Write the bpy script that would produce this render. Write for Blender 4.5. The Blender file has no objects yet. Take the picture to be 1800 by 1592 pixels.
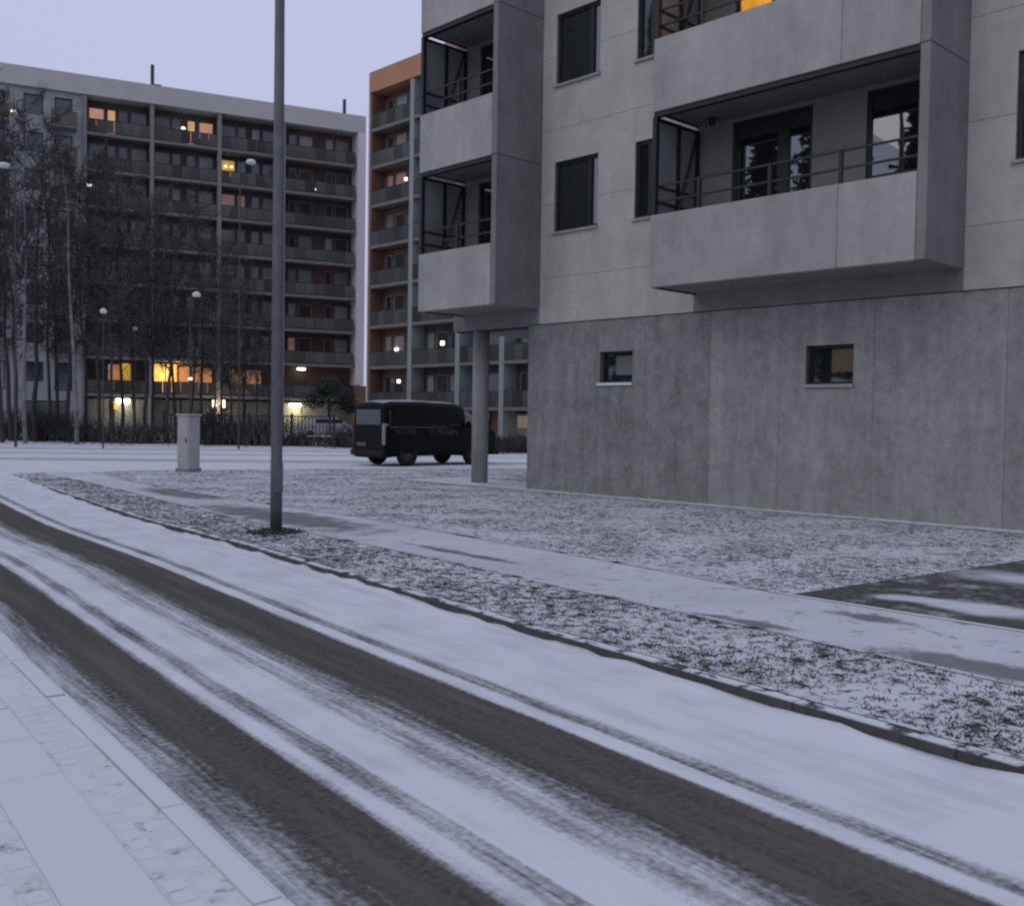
import bpy, bmesh, math, random
from math import radians as R, sin, cos, pi, sqrt
from mathutils import Vector, Matrix

sc = bpy.context.scene
COL = sc.collection
rnd = random.Random(7)

# ------------------------------------------------------------------ camera, sky, sun, exposure
cd = bpy.data.cameras.new('camera'); cam = bpy.data.objects.new('camera', cd); COL.objects.link(cam)
cd.sensor_width = 36; cd.lens = 36; cd.clip_end = 3000; cd.clip_start = .05
cam.matrix_world = Matrix.Translation((0, 0, 1.6)) @ Matrix.Rotation(R(90 - 1.91), 4, 'X') @ Matrix.Rotation(R(.85), 4, 'Z')
sc.camera = cam

SUN_EL, SUN_AZ = R(38), R(232)          # soft glow behind the camera, towards the left
w = bpy.data.worlds.new('World'); sc.world = w; w.use_nodes = True
nt = w.node_tree; nt.nodes.clear()
sky = nt.nodes.new('ShaderNodeTexSky'); sky.sky_type = 'NISHITA'; sky.sun_disc = False
sky.sun_elevation = R(5); sky.sun_rotation = SUN_AZ
mx = nt.nodes.new('ShaderNodeMix'); mx.data_type = 'RGBA'; mx.inputs[0].default_value = .93
# the even lavender cloud deck of a winter dusk, faintly uneven all round
wtc = nt.nodes.new('ShaderNodeTexCoord'); wns = nt.nodes.new('ShaderNodeTexNoise'); wns.inputs['Scale'].default_value = 1.6; wns.inputs['Detail'].default_value = 3
wmr = nt.nodes.new('ShaderNodeMapRange'); wmr.inputs[1].default_value = .3; wmr.inputs[2].default_value = .7
wmx = nt.nodes.new('ShaderNodeMix'); wmx.data_type = 'RGBA'; wmx.inputs[6].default_value = (5.0, 5.6, 7.6, 1); wmx.inputs[7].default_value = (5.6, 5.85, 8.15, 1)
nt.links.new(wtc.outputs['Generated'], wns.inputs['Vector']); nt.links.new(wns.outputs[0], wmr.inputs[0]); nt.links.new(wmr.outputs[0], wmx.inputs[0]); nt.links.new(wmx.outputs[2], mx.inputs[7])
bgn = nt.nodes.new('ShaderNodeBackground'); bgn.inputs[1].default_value = .1
wo = nt.nodes.new('ShaderNodeOutputWorld')
nt.links.new(sky.outputs[0], mx.inputs[6]); nt.links.new(mx.outputs[2], bgn.inputs[0]); nt.links.new(bgn.outputs[0], wo.inputs[0])
sl = bpy.data.lights.new('sun', 'SUN'); sl.energy = .55; sl.angle = R(60); sl.color = (1, .91, .72)
so = bpy.data.objects.new('sun', sl); COL.objects.link(so)
so.rotation_euler = Vector((-sin(SUN_AZ) * cos(SUN_EL), -cos(SUN_AZ) * cos(SUN_EL), -sin(SUN_EL))).to_track_quat('-Z', 'Y').to_euler()
sc.view_settings.view_transform = 'Standard'; sc.view_settings.look = 'None'
sc.view_settings.exposure = 0; sc.view_settings.gamma = 1; sc.view_settings.use_curve_mapping = False
sc.cycles.use_denoising = False        # a little sensor-like grain suits the dusk picture
sc.cycles.max_bounces = 6; sc.cycles.transparent_max_bounces = 12
sc.cycles.filter_width = 2.4

# ------------------------------------------------------------------ materials
class NT:
    def __init__(s, name):
        s.m = bpy.data.materials.new(name); s.m.use_nodes = True
        s.t = s.m.node_tree; s.t.nodes.clear()
        s.out = s.t.nodes.new('ShaderNodeOutputMaterial')
        s.p = s.t.nodes.new('ShaderNodeBsdfPrincipled')
        s.t.links.new(s.p.outputs[0], s.out.inputs[0])
        s.tc = s.t.nodes.new('ShaderNodeTexCoord')
    def n(s, typ, **k):
        x = s.t.nodes.new('ShaderNode' + typ)
        for a, b in k.items(): setattr(x, a, b)
        return x
    def l(s, a, b): s.t.links.new(a, b)
    def coord(s, which='Object', scale=(1, 1, 1), loc=(0, 0, 0)):
        mp = s.n('Mapping'); mp.inputs[3].default_value = scale; mp.inputs[1].default_value = loc
        s.l(s.tc.outputs[which], mp.inputs[0]); return mp.outputs[0]
    def noise(s, co, scale, detail=4, rough=.55):
        x = s.n('TexNoise'); x.inputs['Scale'].default_value = scale; x.inputs['Detail'].default_value = detail
        x.inputs['Roughness'].default_value = rough; s.l(co, x.inputs['Vector']); return x.outputs[0]
    def math(s, op, a, b=None, c=None):
        x = s.n('Math', operation=op)
        for i, v in enumerate((a, b, c)):
            if v is None: continue
            if isinstance(v, (int, float)): x.inputs[i].default_value = v
            else: s.l(v, x.inputs[i])
        return x.outputs[0]
    def rng(s, v, a, b, c=0., d=1., smooth=True):
        x = s.n('MapRange'); x.interpolation_type = 'SMOOTHSTEP' if smooth else 'LINEAR'
        s.l(v, x.inputs[0])
        for i, q in enumerate((a, b, c, d)): x.inputs[i + 1].default_value = q
        return x.outputs[0]
    def mix(s, f, a, b):
        x = s.n('Mix', data_type='RGBA')
        for i, v in ((0, f), (6, a), (7, b)):
            if isinstance(v, (int, float)): x.inputs[i].default_value = v
            elif isinstance(v, tuple): x.inputs[i].default_value = (*v[:3], 1)
            else: s.l(v, x.inputs[i])
        return x.outputs[2]
    def ramp(s, v, pts):
        x = s.n('ValToRGB'); cr = x.color_ramp
        while len(cr.elements) < len(pts): cr.elements.new(.5)
        for e, (q, c) in zip(cr.elements, pts):
            e.position = q; e.color = (c, c, c, 1) if isinstance(c, (int, float)) else (*c, 1)
        s.l(v, x.inputs[0]); return x.outputs[0]
    def bump(s, h, strength, dist=.02):
        x = s.n('Bump'); x.inputs[0].default_value = strength; x.inputs[1].default_value = dist
        s.l(h, x.inputs[2]); s.l(x.outputs[0], s.p.inputs['Normal'])
    def base(s, c):
        if isinstance(c, tuple): s.p.inputs['Base Color'].default_value = (*c, 1)
        else: s.l(c, s.p.inputs['Base Color'])
    def set(s, **k):
        for a, b in k.items(): s.p.inputs[a.replace('_', ' ')].default_value = b

def sc3(c, f): return tuple(min(1, x * f) for x in c)

def pbr(name, col, rough=.75, var=.14, scale=3., bump=.12, fine=60., objvar=.0, metal=0., spec=.35, snow=0.):
    t = NT(name); co = t.coord()
    n1 = t.noise(co, scale, 5); n2 = t.noise(co, fine, 3)
    f = t.math('ADD', t.math('MULTIPLY', n1, .65), t.math('MULTIPLY', n2, .35))
    c = t.mix(t.rng(f, .3, .7), sc3(col, 1 - var), sc3(col, 1 + var))
    if objvar:
        oi = t.n('ObjectInfo'); h = t.n('HueSaturation')
        t.l(t.math('ADD', 1 - objvar, t.math('MULTIPLY', oi.outputs['Random'], 2 * objvar)), h.inputs['Value'])
        t.l(c, h.inputs['Color']); c = h.outputs[0]
    if snow:
        g = t.n('NewGeometry'); sx = t.n('SeparateXYZ'); t.l(g.outputs['Normal'], sx.inputs[0])
        k = t.math('MULTIPLY', t.rng(sx.outputs[2], .5, .9), t.rng(t.noise(g.outputs['Position'], 5, 5, .65), .62 - .35 * snow, .72 - .35 * snow))
        c = t.mix(k, c, SNOW)
    t.base(c); t.set(Roughness=rough, Metallic=metal, Specular_IOR_Level=spec)
    if bump: t.bump(f, bump)
    return t.m

SNOW = (.61, .63, .665)

def concrete_mat(name, col, pores=.5, streak=.3, objvar=.1):
    t = NT(name); co = t.coord()
    oi = t.n('ObjectInfo')
    cl = t.noise(co, .9, 6, .6)
    mid = t.noise(t.coord(scale=(1, 1, .7)), 3.2, 6, .68)
    st = t.noise(t.coord(scale=(1.6, 1.6, .16)), 1.6, 6, .6)
    st2 = t.noise(t.coord(scale=(6, 6, .3)), 1.4, 6, .65)
    blot = t.noise(co, 7.5, 5, .7)
    po = t.noise(t.coord(scale=(1, 1, .6)), 13, 4, .72)
    v = t.math('ADD', t.math('MULTIPLY', t.math('SUBTRACT', cl, .5), .55), t.math('MULTIPLY', t.math('SUBTRACT', st, .5), streak * 1.6))
    v = t.math('ADD', v, t.math('MULTIPLY', t.math('SUBTRACT', mid, .5), .2 + .8 * pores))
    v = t.math('ADD', v, t.math('MULTIPLY', t.math('SUBTRACT', t.noise(co, 45, 3, .75), .5), .3 + .75 * pores))
    v = t.math('SUBTRACT', v, t.math('MULTIPLY', t.rng(po, .62, .75), .28 * pores))
    v = t.math('ADD', v, t.math('MULTIPLY', t.math('SUBTRACT', oi.outputs['Random'], .5), objvar * 2))
    v = t.math('ADD', v, t.math('MULTIPLY', t.math('SUBTRACT', blot, .5), .85 * pores))
    v = t.math('ADD', v, t.math('MULTIPLY', t.math('SUBTRACT', st2, .5), .32 * pores))
    c = t.mix(t.rng(v, -.5, .5, smooth=False), sc3(col, .5), sc3(col, 1.5))
    t.base(c); t.set(Roughness=.82, Specular_IOR_Level=.3)
    t.bump(t.math('ADD', po, mid), .18, .01)
    return t.m

def glass_dark(name, col=(.012, .016, .018), ior=1.9, rough=.03):
    t = NT(name); n = t.noise(t.coord(), 1.2, 2)
    t.base(t.mix(n, sc3(col, .6), sc3(col, 1.5))); t.set(Roughness=rough, IOR=ior, Specular_IOR_Level=.5)
    t.bump(t.noise(t.coord(), .8, 1), .03, .02)
    return t.m

def glass_thin(name, tint=(.35, .38, .38)):
    t = NT(name); tr = t.n('BsdfTransparent'); tr.inputs[0].default_value = (*tint, 1)
    gl = t.n('BsdfGlossy'); gl.inputs['Roughness'].default_value = .04
    fr = t.n('Fresnel'); fr.inputs[0].default_value = 1.55
    ms = t.n('MixShader'); t.l(fr.outputs[0], ms.inputs[0]); t.l(tr.outputs[0], ms.inputs[1]); t.l(gl.outputs[0], ms.inputs[2])
    t.l(ms.outputs[0], t.out.inputs[0]); return t.m

def lit(name, col, strength, var=.5, scale=1.3):
    t = NT(name); n = t.noise(t.coord(), scale, 3)
    t.base(sc3(col, .3)); t.set(Roughness=.3)
    c = t.mix(t.rng(n, .3, .7), sc3(col, 1 - var), col)
    t.l(c, t.p.inputs['Emission Color']); t.set(Emission_Strength=strength)
    return t.m

M = {}
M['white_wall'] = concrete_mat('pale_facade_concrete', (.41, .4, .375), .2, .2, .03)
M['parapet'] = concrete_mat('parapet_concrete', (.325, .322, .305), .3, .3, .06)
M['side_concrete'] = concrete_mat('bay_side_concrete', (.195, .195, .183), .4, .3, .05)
M['base_concrete'] = concrete_mat('rough_base_concrete', (.246, .248, .238), 1.0, .34, .17)
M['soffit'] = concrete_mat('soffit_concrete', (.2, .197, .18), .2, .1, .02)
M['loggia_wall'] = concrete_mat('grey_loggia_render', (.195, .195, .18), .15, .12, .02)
M['panegrey'] = glass_dark('grey_side_glass', (.2, .21, .205), 1.4, .3)
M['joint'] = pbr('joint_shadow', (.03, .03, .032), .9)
M['mortar'] = pbr('joint_filler', (.13, .13, .125), .9)
M['mortar_pale'] = pbr('pale_joint_filler', (.2, .2, .19), .9)
M['frame'] = pbr('black_frame', (.014, .016, .018), .45, spec=.4, bump=0)
M['rail'] = pbr('dark_rail', (.02, .024, .027), .5, bump=0)
M['sill'] = pbr('metal_sill', (.3, .3, .31), .5, bump=0)
M['snowcap'] = pbr('snow_cap', SNOW, .9, var=.04, bump=.1, fine=30)
M['glass'] = glass_dark('dark_window_glass')
M['glass_mirror'] = glass_dark('mirror_window_glass', (.012, .014, .016), 2.6, .015)
M['thin'] = glass_thin('thin_clear_glass', (.62, .66, .68))
M['railglass'] = glass_thin('railing_glass', (.33, .36, .36))
M['blind'] = pbr('blind_fabric', (.02, .018, .018), .9)
M['amber'] = lit('amber_lamplight', (1, .42, .03), .85, .5, 2.5)
M['cream_lit'] = lit('cream_lamplight', (1, .86, .55), .9, .2)
M['roof_wall'] = pbr('white_parapet_sheet', (.43, .425, .395), .7, .06, .6)
M['slab'] = pbr('pale_slab_edge', (.165, .16, .15), .8, .15)
M['fcol'] = pbr('pale_column', (.2, .2, .195), .8, .12)
M['fin'] = pbr('pale_end_fin', (.62, .57, .58), .8, .08)
M['wall_dark'] = pbr('dark_brown_render', (.085, .074, .066), .85, .3, .5, objvar=.25)
M['wall_red'] = pbr('red_brown_render', (.125, .072, .06), .85, .25, .5, objvar=.2)
M['wall_pale'] = pbr('pale_grey_render', (.27, .275, .275), .85, .2, .8)
M['wall_green'] = pbr('grey_green_render', (.26, .285, .285), .85, .12, .5)
M['wall_garage'] = pbr('garage_wall', (.17, .17, .16), .85, .2, .5, objvar=.3)
M['orange'] = pbr('orange_cladding', (.4, .215, .125), .75, .1, .5)
M['rust'] = pbr('rust_brown_render', (.17, .093, .066), .8, .2, .5)
M['pframe'] = pbr('pale_window_frame', (.17, .165, .16), .6, bump=0)
M['fglass'] = glass_dark('far_window_glass', (.03, .035, .038), 1.75, .08)
M['curtain'] = pbr('pale_curtain_pane', (.25, .25, .25), .5, .15, 2, bump=0, objvar=.4)
M['lit_pink'] = lit('pinkish_room_light', (1, .5, .33), .42, .35, .9)
M['lit_warm'] = lit('warm_room_light', (1, .56, .24), .62, .35, .9)
M['lit_dim'] = lit('dim_room_light', (.75, .42, .36), .16, .5, .9)
M['lit_yellow'] = lit('yellow_room_light', (.95, .6, .08), .6, .5, 1.2)
M['lobby'] = lit('lobby_light', (.95, .5, .12), 1.5, .5, .7)
M['lobby_dim'] = lit('dim_lobby_light', (.75, .34, .12), .5, .6, .8)
M['railglass'] = glass_thin('railing_glass', (.42, .44, .43))
M['rail_brown'] = pbr('brown_railing_panel', (.075, .07, .066), .8, .25, .6, bump=0, objvar=.5)
M['rail_teal'] = pbr('grey_teal_railing_panel', (.05, .056, .058), .6, .25, .6, bump=0, objvar=.5)
M['bulb'] = lit('bulb_light', (1, .9, .7), 3.5, 0)
M['bulbw'] = lit('tube_light', (1, .95, .72), 6, 0)
M['galv'] = pbr('galvanised_steel', (.105, .105, .115), .55, .2, 6, metal=.2, fine=120)
M['galv_dark'] = pbr('dark_steel', (.05, .05, .055), .6)
M['lamp_white'] = pbr('lamp_diffuser', (.62, .64, .64), .4, bump=0)
M['cab'] = pbr('cabinet_paint', (.38, .37, .35), .6, .08, 3)
M['cab_side'] = pbr('cabinet_side_paint', (.22, .215, .21), .6, .1, 3)
M['black_paint'] = pbr('black_van_paint', (.004, .004, .004), .5, .2, 2, bump=.0, spec=.12)
M['van_glass'] = glass_dark('van_glass', (.008, .009, .009), 1.3, .1)
M['rubber'] = pbr('tyre_rubber', (.012, .012, .012), .85)
M['rim'] = pbr('wheel_rim', (.05, .05, .055), .5, metal=.3, bump=0)
M['trim'] = pbr('grey_trim', (.085, .085, .09), .5, bump=0)
M['tail'] = pbr('tail_lamp_lens', (.22, .225, .23), .3, .1, bump=0)  # pale tone carries a reflection on the van's rear corner; headlights share it
M['tail_dark'] = pbr('dark_lamp_lens', (.04, .012, .012), .3, bump=0)
M['quarter_glass'] = pbr('pale_quarter_glass', (.17, .175, .175), .3, .1, bump=0)
M['letter'] = pbr('faded_lettering', (.06, .058, .055), .7, bump=0)
M['bark'] = pbr('dark_bark', (.055, .052, .05), .9, .3, 3, objvar=.25)
M['bark_pale'] = pbr('birch_bark', (.17, .167, .165), .85, .55, 2.5)
M['twig'] = pbr('dark_twigs', (.058, .055, .053), .9, .2, 2, bump=0, objvar=.25)
M['needle'] = pbr('dark_needles', (.028, .036, .028), .9, .4, 1.5, bump=0)
M['grassb'] = pbr('frozen_grass_blades', (.058, .055, .044), .9, .4, 9, bump=0)
M['car_white'] = pbr('white_car_paint', (.33, .33, .34), .4, .06, bump=0)
M['fence'] = pbr('dark_fence_paint', (.025, .032, .033), .6)
M['kerb'] = pbr('dark_granite_kerb', (.06, .058, .056), .9, .3, 8, bump=.3, fine=90, snow=.62)
M['kerb_snowy'] = pbr('snowed_granite_kerb', (.17, .165, .16), .85, .2, 8, bump=.3, fine=90, snow=1.15)
M['apron'] = pbr('concrete_apron', (.2, .2, .21), .85, .2, 3, snow=.75)

# ------------------------------------------------------------------ helpers
def link(o, parent=None):
    COL.objects.link(o)
    if parent: o.parent = parent
    return o
def tag(o, label=None, cat=None, group=None, kind=None):
    if label: o['label'] = label
    if cat: o['category'] = cat
    if group: o['group'] = group
    if kind: o['kind'] = kind
    return o
def root(name, loc, rz, label, cat, group=None):
    o = bpy.data.objects.new(name, None); o.location = loc; o.rotation_euler = (0, 0, rz)
    o.empty_display_size = .2
    return tag(link(o), label, cat, group)

class MB:
    def __init__(s): s.v = []; s.f = []; s.uv = None
    def box(s, x0, x1, y0, y1, z0, z1):
        b = len(s.v)
        s.v += [(x0, y0, z0), (x1, y0, z0), (x1, y1, z0), (x0, y1, z0), (x0, y0, z1), (x1, y0, z1), (x1, y1, z1), (x0, y1, z1)]
        s.f += [(b, b+3, b+2, b+1), (b+4, b+5, b+6, b+7), (b, b+1, b+5, b+4), (b+1, b+2, b+6, b+5), (b+2, b+3, b+7, b+6), (b+3, b, b+4, b+7)]
        return s
    def tube(s, p, q, r0, r1, n=6, cap=True):
        p = Vector(p); q = Vector(q); d = q - p
        if d.length < 1e-6: return s
        d.normalize(); a = d.orthogonal().normalized(); c = d.cross(a); b = len(s.v)
        for pt, r in ((p, r0), (q, r1)):
            for i in range(n):
                t = 2 * pi * i / n; x = pt + (a * cos(t) + c * sin(t)) * r; s.v.append((x.x, x.y, x.z))
        for i in range(n): j = (i + 1) % n; s.f.append((b + i, b + j, b + n + j, b + n + i))
        if cap: s.f.append(tuple(b + n + i for i in range(n))); s.f.append(tuple(b + n - 1 - i for i in range(n)))
        return s
    def path(s, pts, r, n=6):
        for i in range(len(pts) - 1): s.tube(pts[i], pts[i + 1], r[i], r[i + 1], n, True)
        return s
    def lathe(s, prof, n=16, c=(0, 0, 0), axis='Z'):
        b = len(s.v)
        for r, h in prof:
            for i in range(n):
                t = 2 * pi * i / n; x, y = r * cos(t), r * sin(t)
                s.v.append((c[0] + x, c[1] + y, c[2] + h) if axis == 'Z' else (c[0] + x, c[1] + h, c[2] + y))
        for k in range(len(prof) - 1):
            for i in range(n):
                j = (i + 1) % n; q = (b + k*n + i, b + k*n + j, b + (k+1)*n + j, b + (k+1)*n + i)
                s.f.append(q if axis == 'Z' else q[::-1])
        return s
    def poly(s, pts, z0, z1=None):
        b = len(s.v); n = len(pts)
        s.v += [(p[0], p[1], z0) for p in pts]
        s.f.append(tuple(range(b, b + n)))
        return s
    def build(s, name, mat, parent=None, bevel=0, smooth=False, fix=False):
        me = bpy.data.meshes.new(name); me.from_pydata(s.v, [], s.f)
        if bevel or fix:
            bm = bmesh.new(); bm.from_mesh(me)
            bmesh.ops.recalc_face_normals(bm, faces=bm.faces)
            if bevel: bmesh.ops.bevel(bm, geom=bm.edges[:], offset=bevel, segments=1, affect='EDGES')
            bm.to_mesh(me); bm.free()
        if smooth: me.polygons.foreach_set('use_smooth', [True] * len(me.polygons))
        me.materials.append(M[mat] if isinstance(mat, str) else mat); me.update()
        return link(bpy.data.objects.new(name, me), parent)

def holes(mb, x0, x1, z0, z1, y0, y1, hs):
    """a wall slab with rectangular openings (a, b, c, d) = x0, x1, z0, z1"""
    xs = sorted({x0, x1, *[h[0] for h in hs], *[h[1] for h in hs]}); xs = [x for x in xs if x0 <= x <= x1]
    for a, b in zip(xs, xs[1:]):
        m = (a + b) / 2
        cut = sorted((max(z0, h[2]), min(z1, h[3])) for h in hs if h[0] < m < h[1] and h[3] > z0 and h[2] < z1)
        z = z0
        for c, d in cut:
            if c > z: mb.box(a, b, y0, y1, z, c)
            z = d
        if z < z1: mb.box(a, b, y0, y1, z, z1)
    return mb

def framebox(mb, x0, x1, z0, z1, y0, y1, t):
    mb.box(x0, x1, y0, y1, z0, z0 + t).box(x0, x1, y0, y1, z1 - t, z1)
    mb.box(x0, x0 + t, y0, y1, z0 + t, z1 - t).box(x1 - t, x1, y0, y1, z0 + t, z1 - t)
    return mb

_cache = {}
def shared(key, maker, name, mat, parent, loc=(0, 0, 0)):
    """one mesh per key, a new object each time"""
    k = (key, mat)
    if k not in _cache:
        o = maker().build(name, mat, parent); _cache[k] = o.data
    else:
        o = link(bpy.data.objects.new(name, _cache[k]), parent)
    o.location = loc
    return o

# ------------------------------------------------------------------ ground materials
def noisef(t, co, scale, detail=5): return t.noise(co, scale, detail)

def spot(t, cx, cy, ang, lx, ly, soft=.45, wob=.35):
    mp = t.n('Mapping'); mp.vector_type = 'TEXTURE'
    mp.inputs[1].default_value = (cx, cy, 0); mp.inputs[2].default_value = (0, 0, ang); mp.inputs[3].default_value = (lx, ly, 1)
    t.l(t.tc.outputs['Object'], mp.inputs[0])
    sx = t.n('SeparateXYZ'); t.l(mp.outputs[0], sx.inputs[0])
    r = t.math('SQRT', t.math('ADD', t.math('MULTIPLY', sx.outputs[0], sx.outputs[0]), t.math('MULTIPLY', sx.outputs[1], sx.outputs[1])))
    r = t.math('ADD', r, t.math('MULTIPLY', t.math('SUBTRACT', t.noise(t.coord(scale=(1.3, 1.3, 1)), 2.4, 5), .5), wob * 2))
    return t.rng(r, 1 - soft, 1 + soft * .5, 1, 0)

def road_mat():
    t = NT('snowy_road_surface')
    uv = t.n('UVMap'); uv.uv_map = 'lat'
    sx = t.n('SeparateXYZ'); t.l(uv.outputs[0], sx.inputs[0])
    def uvco(sc):
        mp = t.n('Mapping'); mp.inputs[3].default_value = sc; t.l(uv.outputs[0], mp.inputs[0]); return mp.outputs[0]
    warp = t.math('MULTIPLY', t.math('SUBTRACT', t.noise(uvco((.6, .16, 1)), 1, 4), .5), .045)
    s = t.math('ADD', sx.outputs[0], warp)
    # snow cover across the lane, measured from the far kerb (metres)
    P = [(0, .75), (.05, .95), (.98, 1), (1.05, .62), (1.08, .45), (1.15, .4), (1.19, .86), (1.27, .86), (1.33, .1), (1.42, .02), (1.72, .02), (1.8, .22), (1.9, .38), (2.0, .6), (2.08, .46),
         (2.16, .62), (2.26, .93), (2.44, 1), (2.47, .55), (2.53, .42), (2.58, .5), (2.62, .85), (2.68, .7), (2.75, .08), (2.85, .02), (3.0, .05), (3.1, .3), (3.24, .5), (3.38, .6), (4, .9)]
    # a colour ramp holds 32 stops at most
    cov = t.ramp(t.math('DIVIDE', s, 4.), [(a / 4., b) for a, b in P])
    streak = t.noise(uvco((26, 1.1, 1)), 1, 5, .6)
    grain = t.noise(uvco((1, 1, 1)), 26, 4, .65)
    patch = t.noise(uvco((2.2, 1.2, 1)), 1, 5)
    nz = t.math('ADD', t.math('ADD', t.math('MULTIPLY', streak, .45), t.math('MULTIPLY', grain, .35)), t.math('MULTIPLY', patch, .2))
    k = t.math('SUBTRACT', t.math('ADD', t.math('MULTIPLY', cov, 1.0), t.math('MULTIPLY', t.math('SUBTRACT', nz, .5), 1.7)), .5)
    k = t.rng(k, -.34, .34)
    asp = t.mix(t.rng(grain, .35, .65), (.056, .053, .048), (.095, .09, .081))
    asp = t.mix(t.rng(t.noise(uvco((7, .5, 1)), 1, 4), .4, .75), asp, (.115, .107, .093))
    snow = t.mix(t.rng(t.math('ADD', t.math('MULTIPLY', patch, .6), t.math('MULTIPLY', t.noise(uvco((9, .6, 1)), 1, 5, .65), .4)), .3, .58), (.5, .515, .555), (.65, .665, .71))
    t.base(t.mix(k, asp, snow))
    t.set(Roughness=.9, Specular_IOR_Level=.12)
    t.bump(t.math('ADD', t.math('MULTIPLY', k, .8), t.math('MULTIPLY', grain, .6)), .55, .02)
    return t.m

def thin_snow_mat(name, under, lo, hi, scale, amp=1., spots=(), stretch=(1, 1, 1), snowspots=(), sn0=(.49, .495, .525), sn1=(.6, .605, .64)):
    """a thin, broken coat of snow; lo..hi is where the noise lets the ground through"""
    t = NT(name); co = t.coord(scale=stretch)
    a = t.noise(co, scale, 5, .62); b = t.noise(co, scale * .16, 4); g = t.noise(co, scale * 5, 3)
    v = t.math('ADD', t.math('MULTIPLY', a, .7), t.math('ADD', t.math('MULTIPLY', b, .22 * amp), t.math('MULTIPLY', g, .12)))
    k = t.rng(v, lo, hi)
    for q in spots:
        h = spot(t, *q); h = t.rng(t.math('ADD', h, t.math('MULTIPLY', t.math('SUBTRACT', t.math('ADD', t.math('MULTIPLY', a, .6), t.math('MULTIPLY', g, .4)), .5), 2.6)), .1, 1.0)
        k = t.math('MULTIPLY', k, t.math('SUBTRACT', 1, t.math('MULTIPLY', h, .8)))
    for q in snowspots: k = t.math('MAXIMUM', k, spot(t, *q))
    sn = t.mix(t.rng(b, .3, .7), sn0, sn1)
    un = t.mix(t.rng(g, .3, .7), sc3(under, .6), sc3(under, 1.4))
    t.base(t.mix(k, un, sn)); t.set(Roughness=.9, Specular_IOR_Level=.1)
    t.bump(t.math('ADD', k, g), .5, .02)
    return t.m

def street_mat():
    t = NT('snowy_cross_street'); co = t.coord()
    sx = t.n('SeparateXYZ'); t.l(co, sx.inputs[0])
    y = t.math('ADD', sx.outputs[1], t.math('MULTIPLY', sx.outputs[0], -.12))
    y = t.math('ADD', y, t.math('MULTIPLY', t.math('SUBTRACT', t.noise(t.coord(scale=(.06, .2, 1)), 1, 3), .5), 1.6))
    cov = t.ramp(t.rng(y, 28, 56, smooth=False), [(0, .9), (.28, .95), (.32, .5), (.36, .62), (.4, .95), (.5, .9), (.53, .45), (.57, .85), (.68, .95), (.72, .5), (.78, .9), (.9, .8)])
    n = t.noise(t.coord(scale=(.5, 1.6, 1)), 1.2, 6, .6)
    k = t.rng(t.math('ADD', cov, t.math('MULTIPLY', t.math('SUBTRACT', n, .5), .9)), .2, .95)
    t.base(t.mix(k, (.2, .195, .19), (.64, .65, .69))); t.set(Roughness=.8, Specular_IOR_Level=.25)
    t.bump(n, .3, .05)
    return t.m

M['road'] = road_mat()
M['verge'] = thin_snow_mat('thin_snow_on_verge', (.058, .055, .049), .44, .53, 7.5, 1.1)
M['lawn'] = thin_snow_mat('thin_snow_on_lawn', (.09, .087, .082), .385, .52, 7, 1.0)
M['path'] = thin_snow_mat('snowy_footpath', (.1, .095, .095), .22, .46, 3.2, 1.2, stretch=(1, 1, 1),
    spots=[(-3.7, 16.2, R(-49), 3.0, .7, .6, .5), (-6.6, 20.6, R(-50), 2.2, .6, .6, .5), (1.78, 8.25, R(-42), .6, .14, .6, .5), (3.0, 8.4, R(-45), .5, .16, .6, .5), (3.1, 6.75, R(-48), .8, .3, .6, .5), (-9.0, 24.6, R(-54), 1.6, .35, .6, .5), (-.6, 12.1, R(-50), 1.2, .12, .6, .5)])
M['edging'] = thin_snow_mat('snowed_edging', (.07, .066, .062), .46, .56, 1.4, 1.4)
M['soil'] = thin_snow_mat('bare_soil_by_kerb', (.045, .042, .038), .47, .6, 8, 1.5)
M['drive'] = thin_snow_mat('wet_driveway', (.085, .083, .078), .6, .86, 3.2, 1.7,
    snowspots=[(3.78, 9.36, R(-28), .5, .2, .5, .5), (4.15, 8.92, R(-43), .55, .34, .5, .5), (5.6, 10.6, R(-40), 1.1, .5, .8, .6)])
M['street'] = street_mat()
M['farground'] = thin_snow_mat('snowy_ground', (.12, .11, .1), .3, .52, 1.1, 1.2)

# ------------------------------------------------------------------ ground, road, kerbs
MB().poly([(-700, -500), (700, -500), (700, 1200), (-700, 1200)], -.16).build('ground', 'farground')['kind'] = 'structure'

K = [(-16.6, 32.0), (-14.6, 29.0), (-12.75, 26.15), (-10.52, 22.8), (-8.66, 19.97), (-5.64, 15.61), (-3.18, 12.48), (-1.41, 10.0), (-.21, 8.32), (.81, 6.95), (1.26, 6.34), (1.64, 5.82), (2.06, 5.24), (2.42, 4.75), (6.3, -.5), (20, -19)]
def resample(P, d):
    out = [Vector((*P[0], 0))]
    carry = 0
    for a, b in zip(P, P[1:]):
        a = Vector((*a, 0)); b = Vector((*b, 0)); L = (b - a).length; x = d - carry
        while x <= L: out.append(a + (b - a) * (x / L)); x += d
        carry = L - (x - d)
    return out
KS = resample(K, .25)
for _ in range(10):
    KS = [KS[0]] + [(KS[i-1] + KS[i] * 2 + KS[i+1]) / 4 for i in range(1, len(KS) - 1)] + [KS[-1]]
TL = [0.]
for a, b in zip(KS, KS[1:]): TL.append(TL[-1] + (b - a).length)
def knorm(i):
    a = KS[max(0, i - 1)]; b = KS[min(len(KS) - 1, i + 1)]; d = (b - a).normalized()
    return d, Vector((d.y, -d.x, 0))          # tangent, and the side of the road lane
def road_z(p): return -.065 + .055 * max(0., min(1., (p.y - 17) / 9)) * .7
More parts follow.
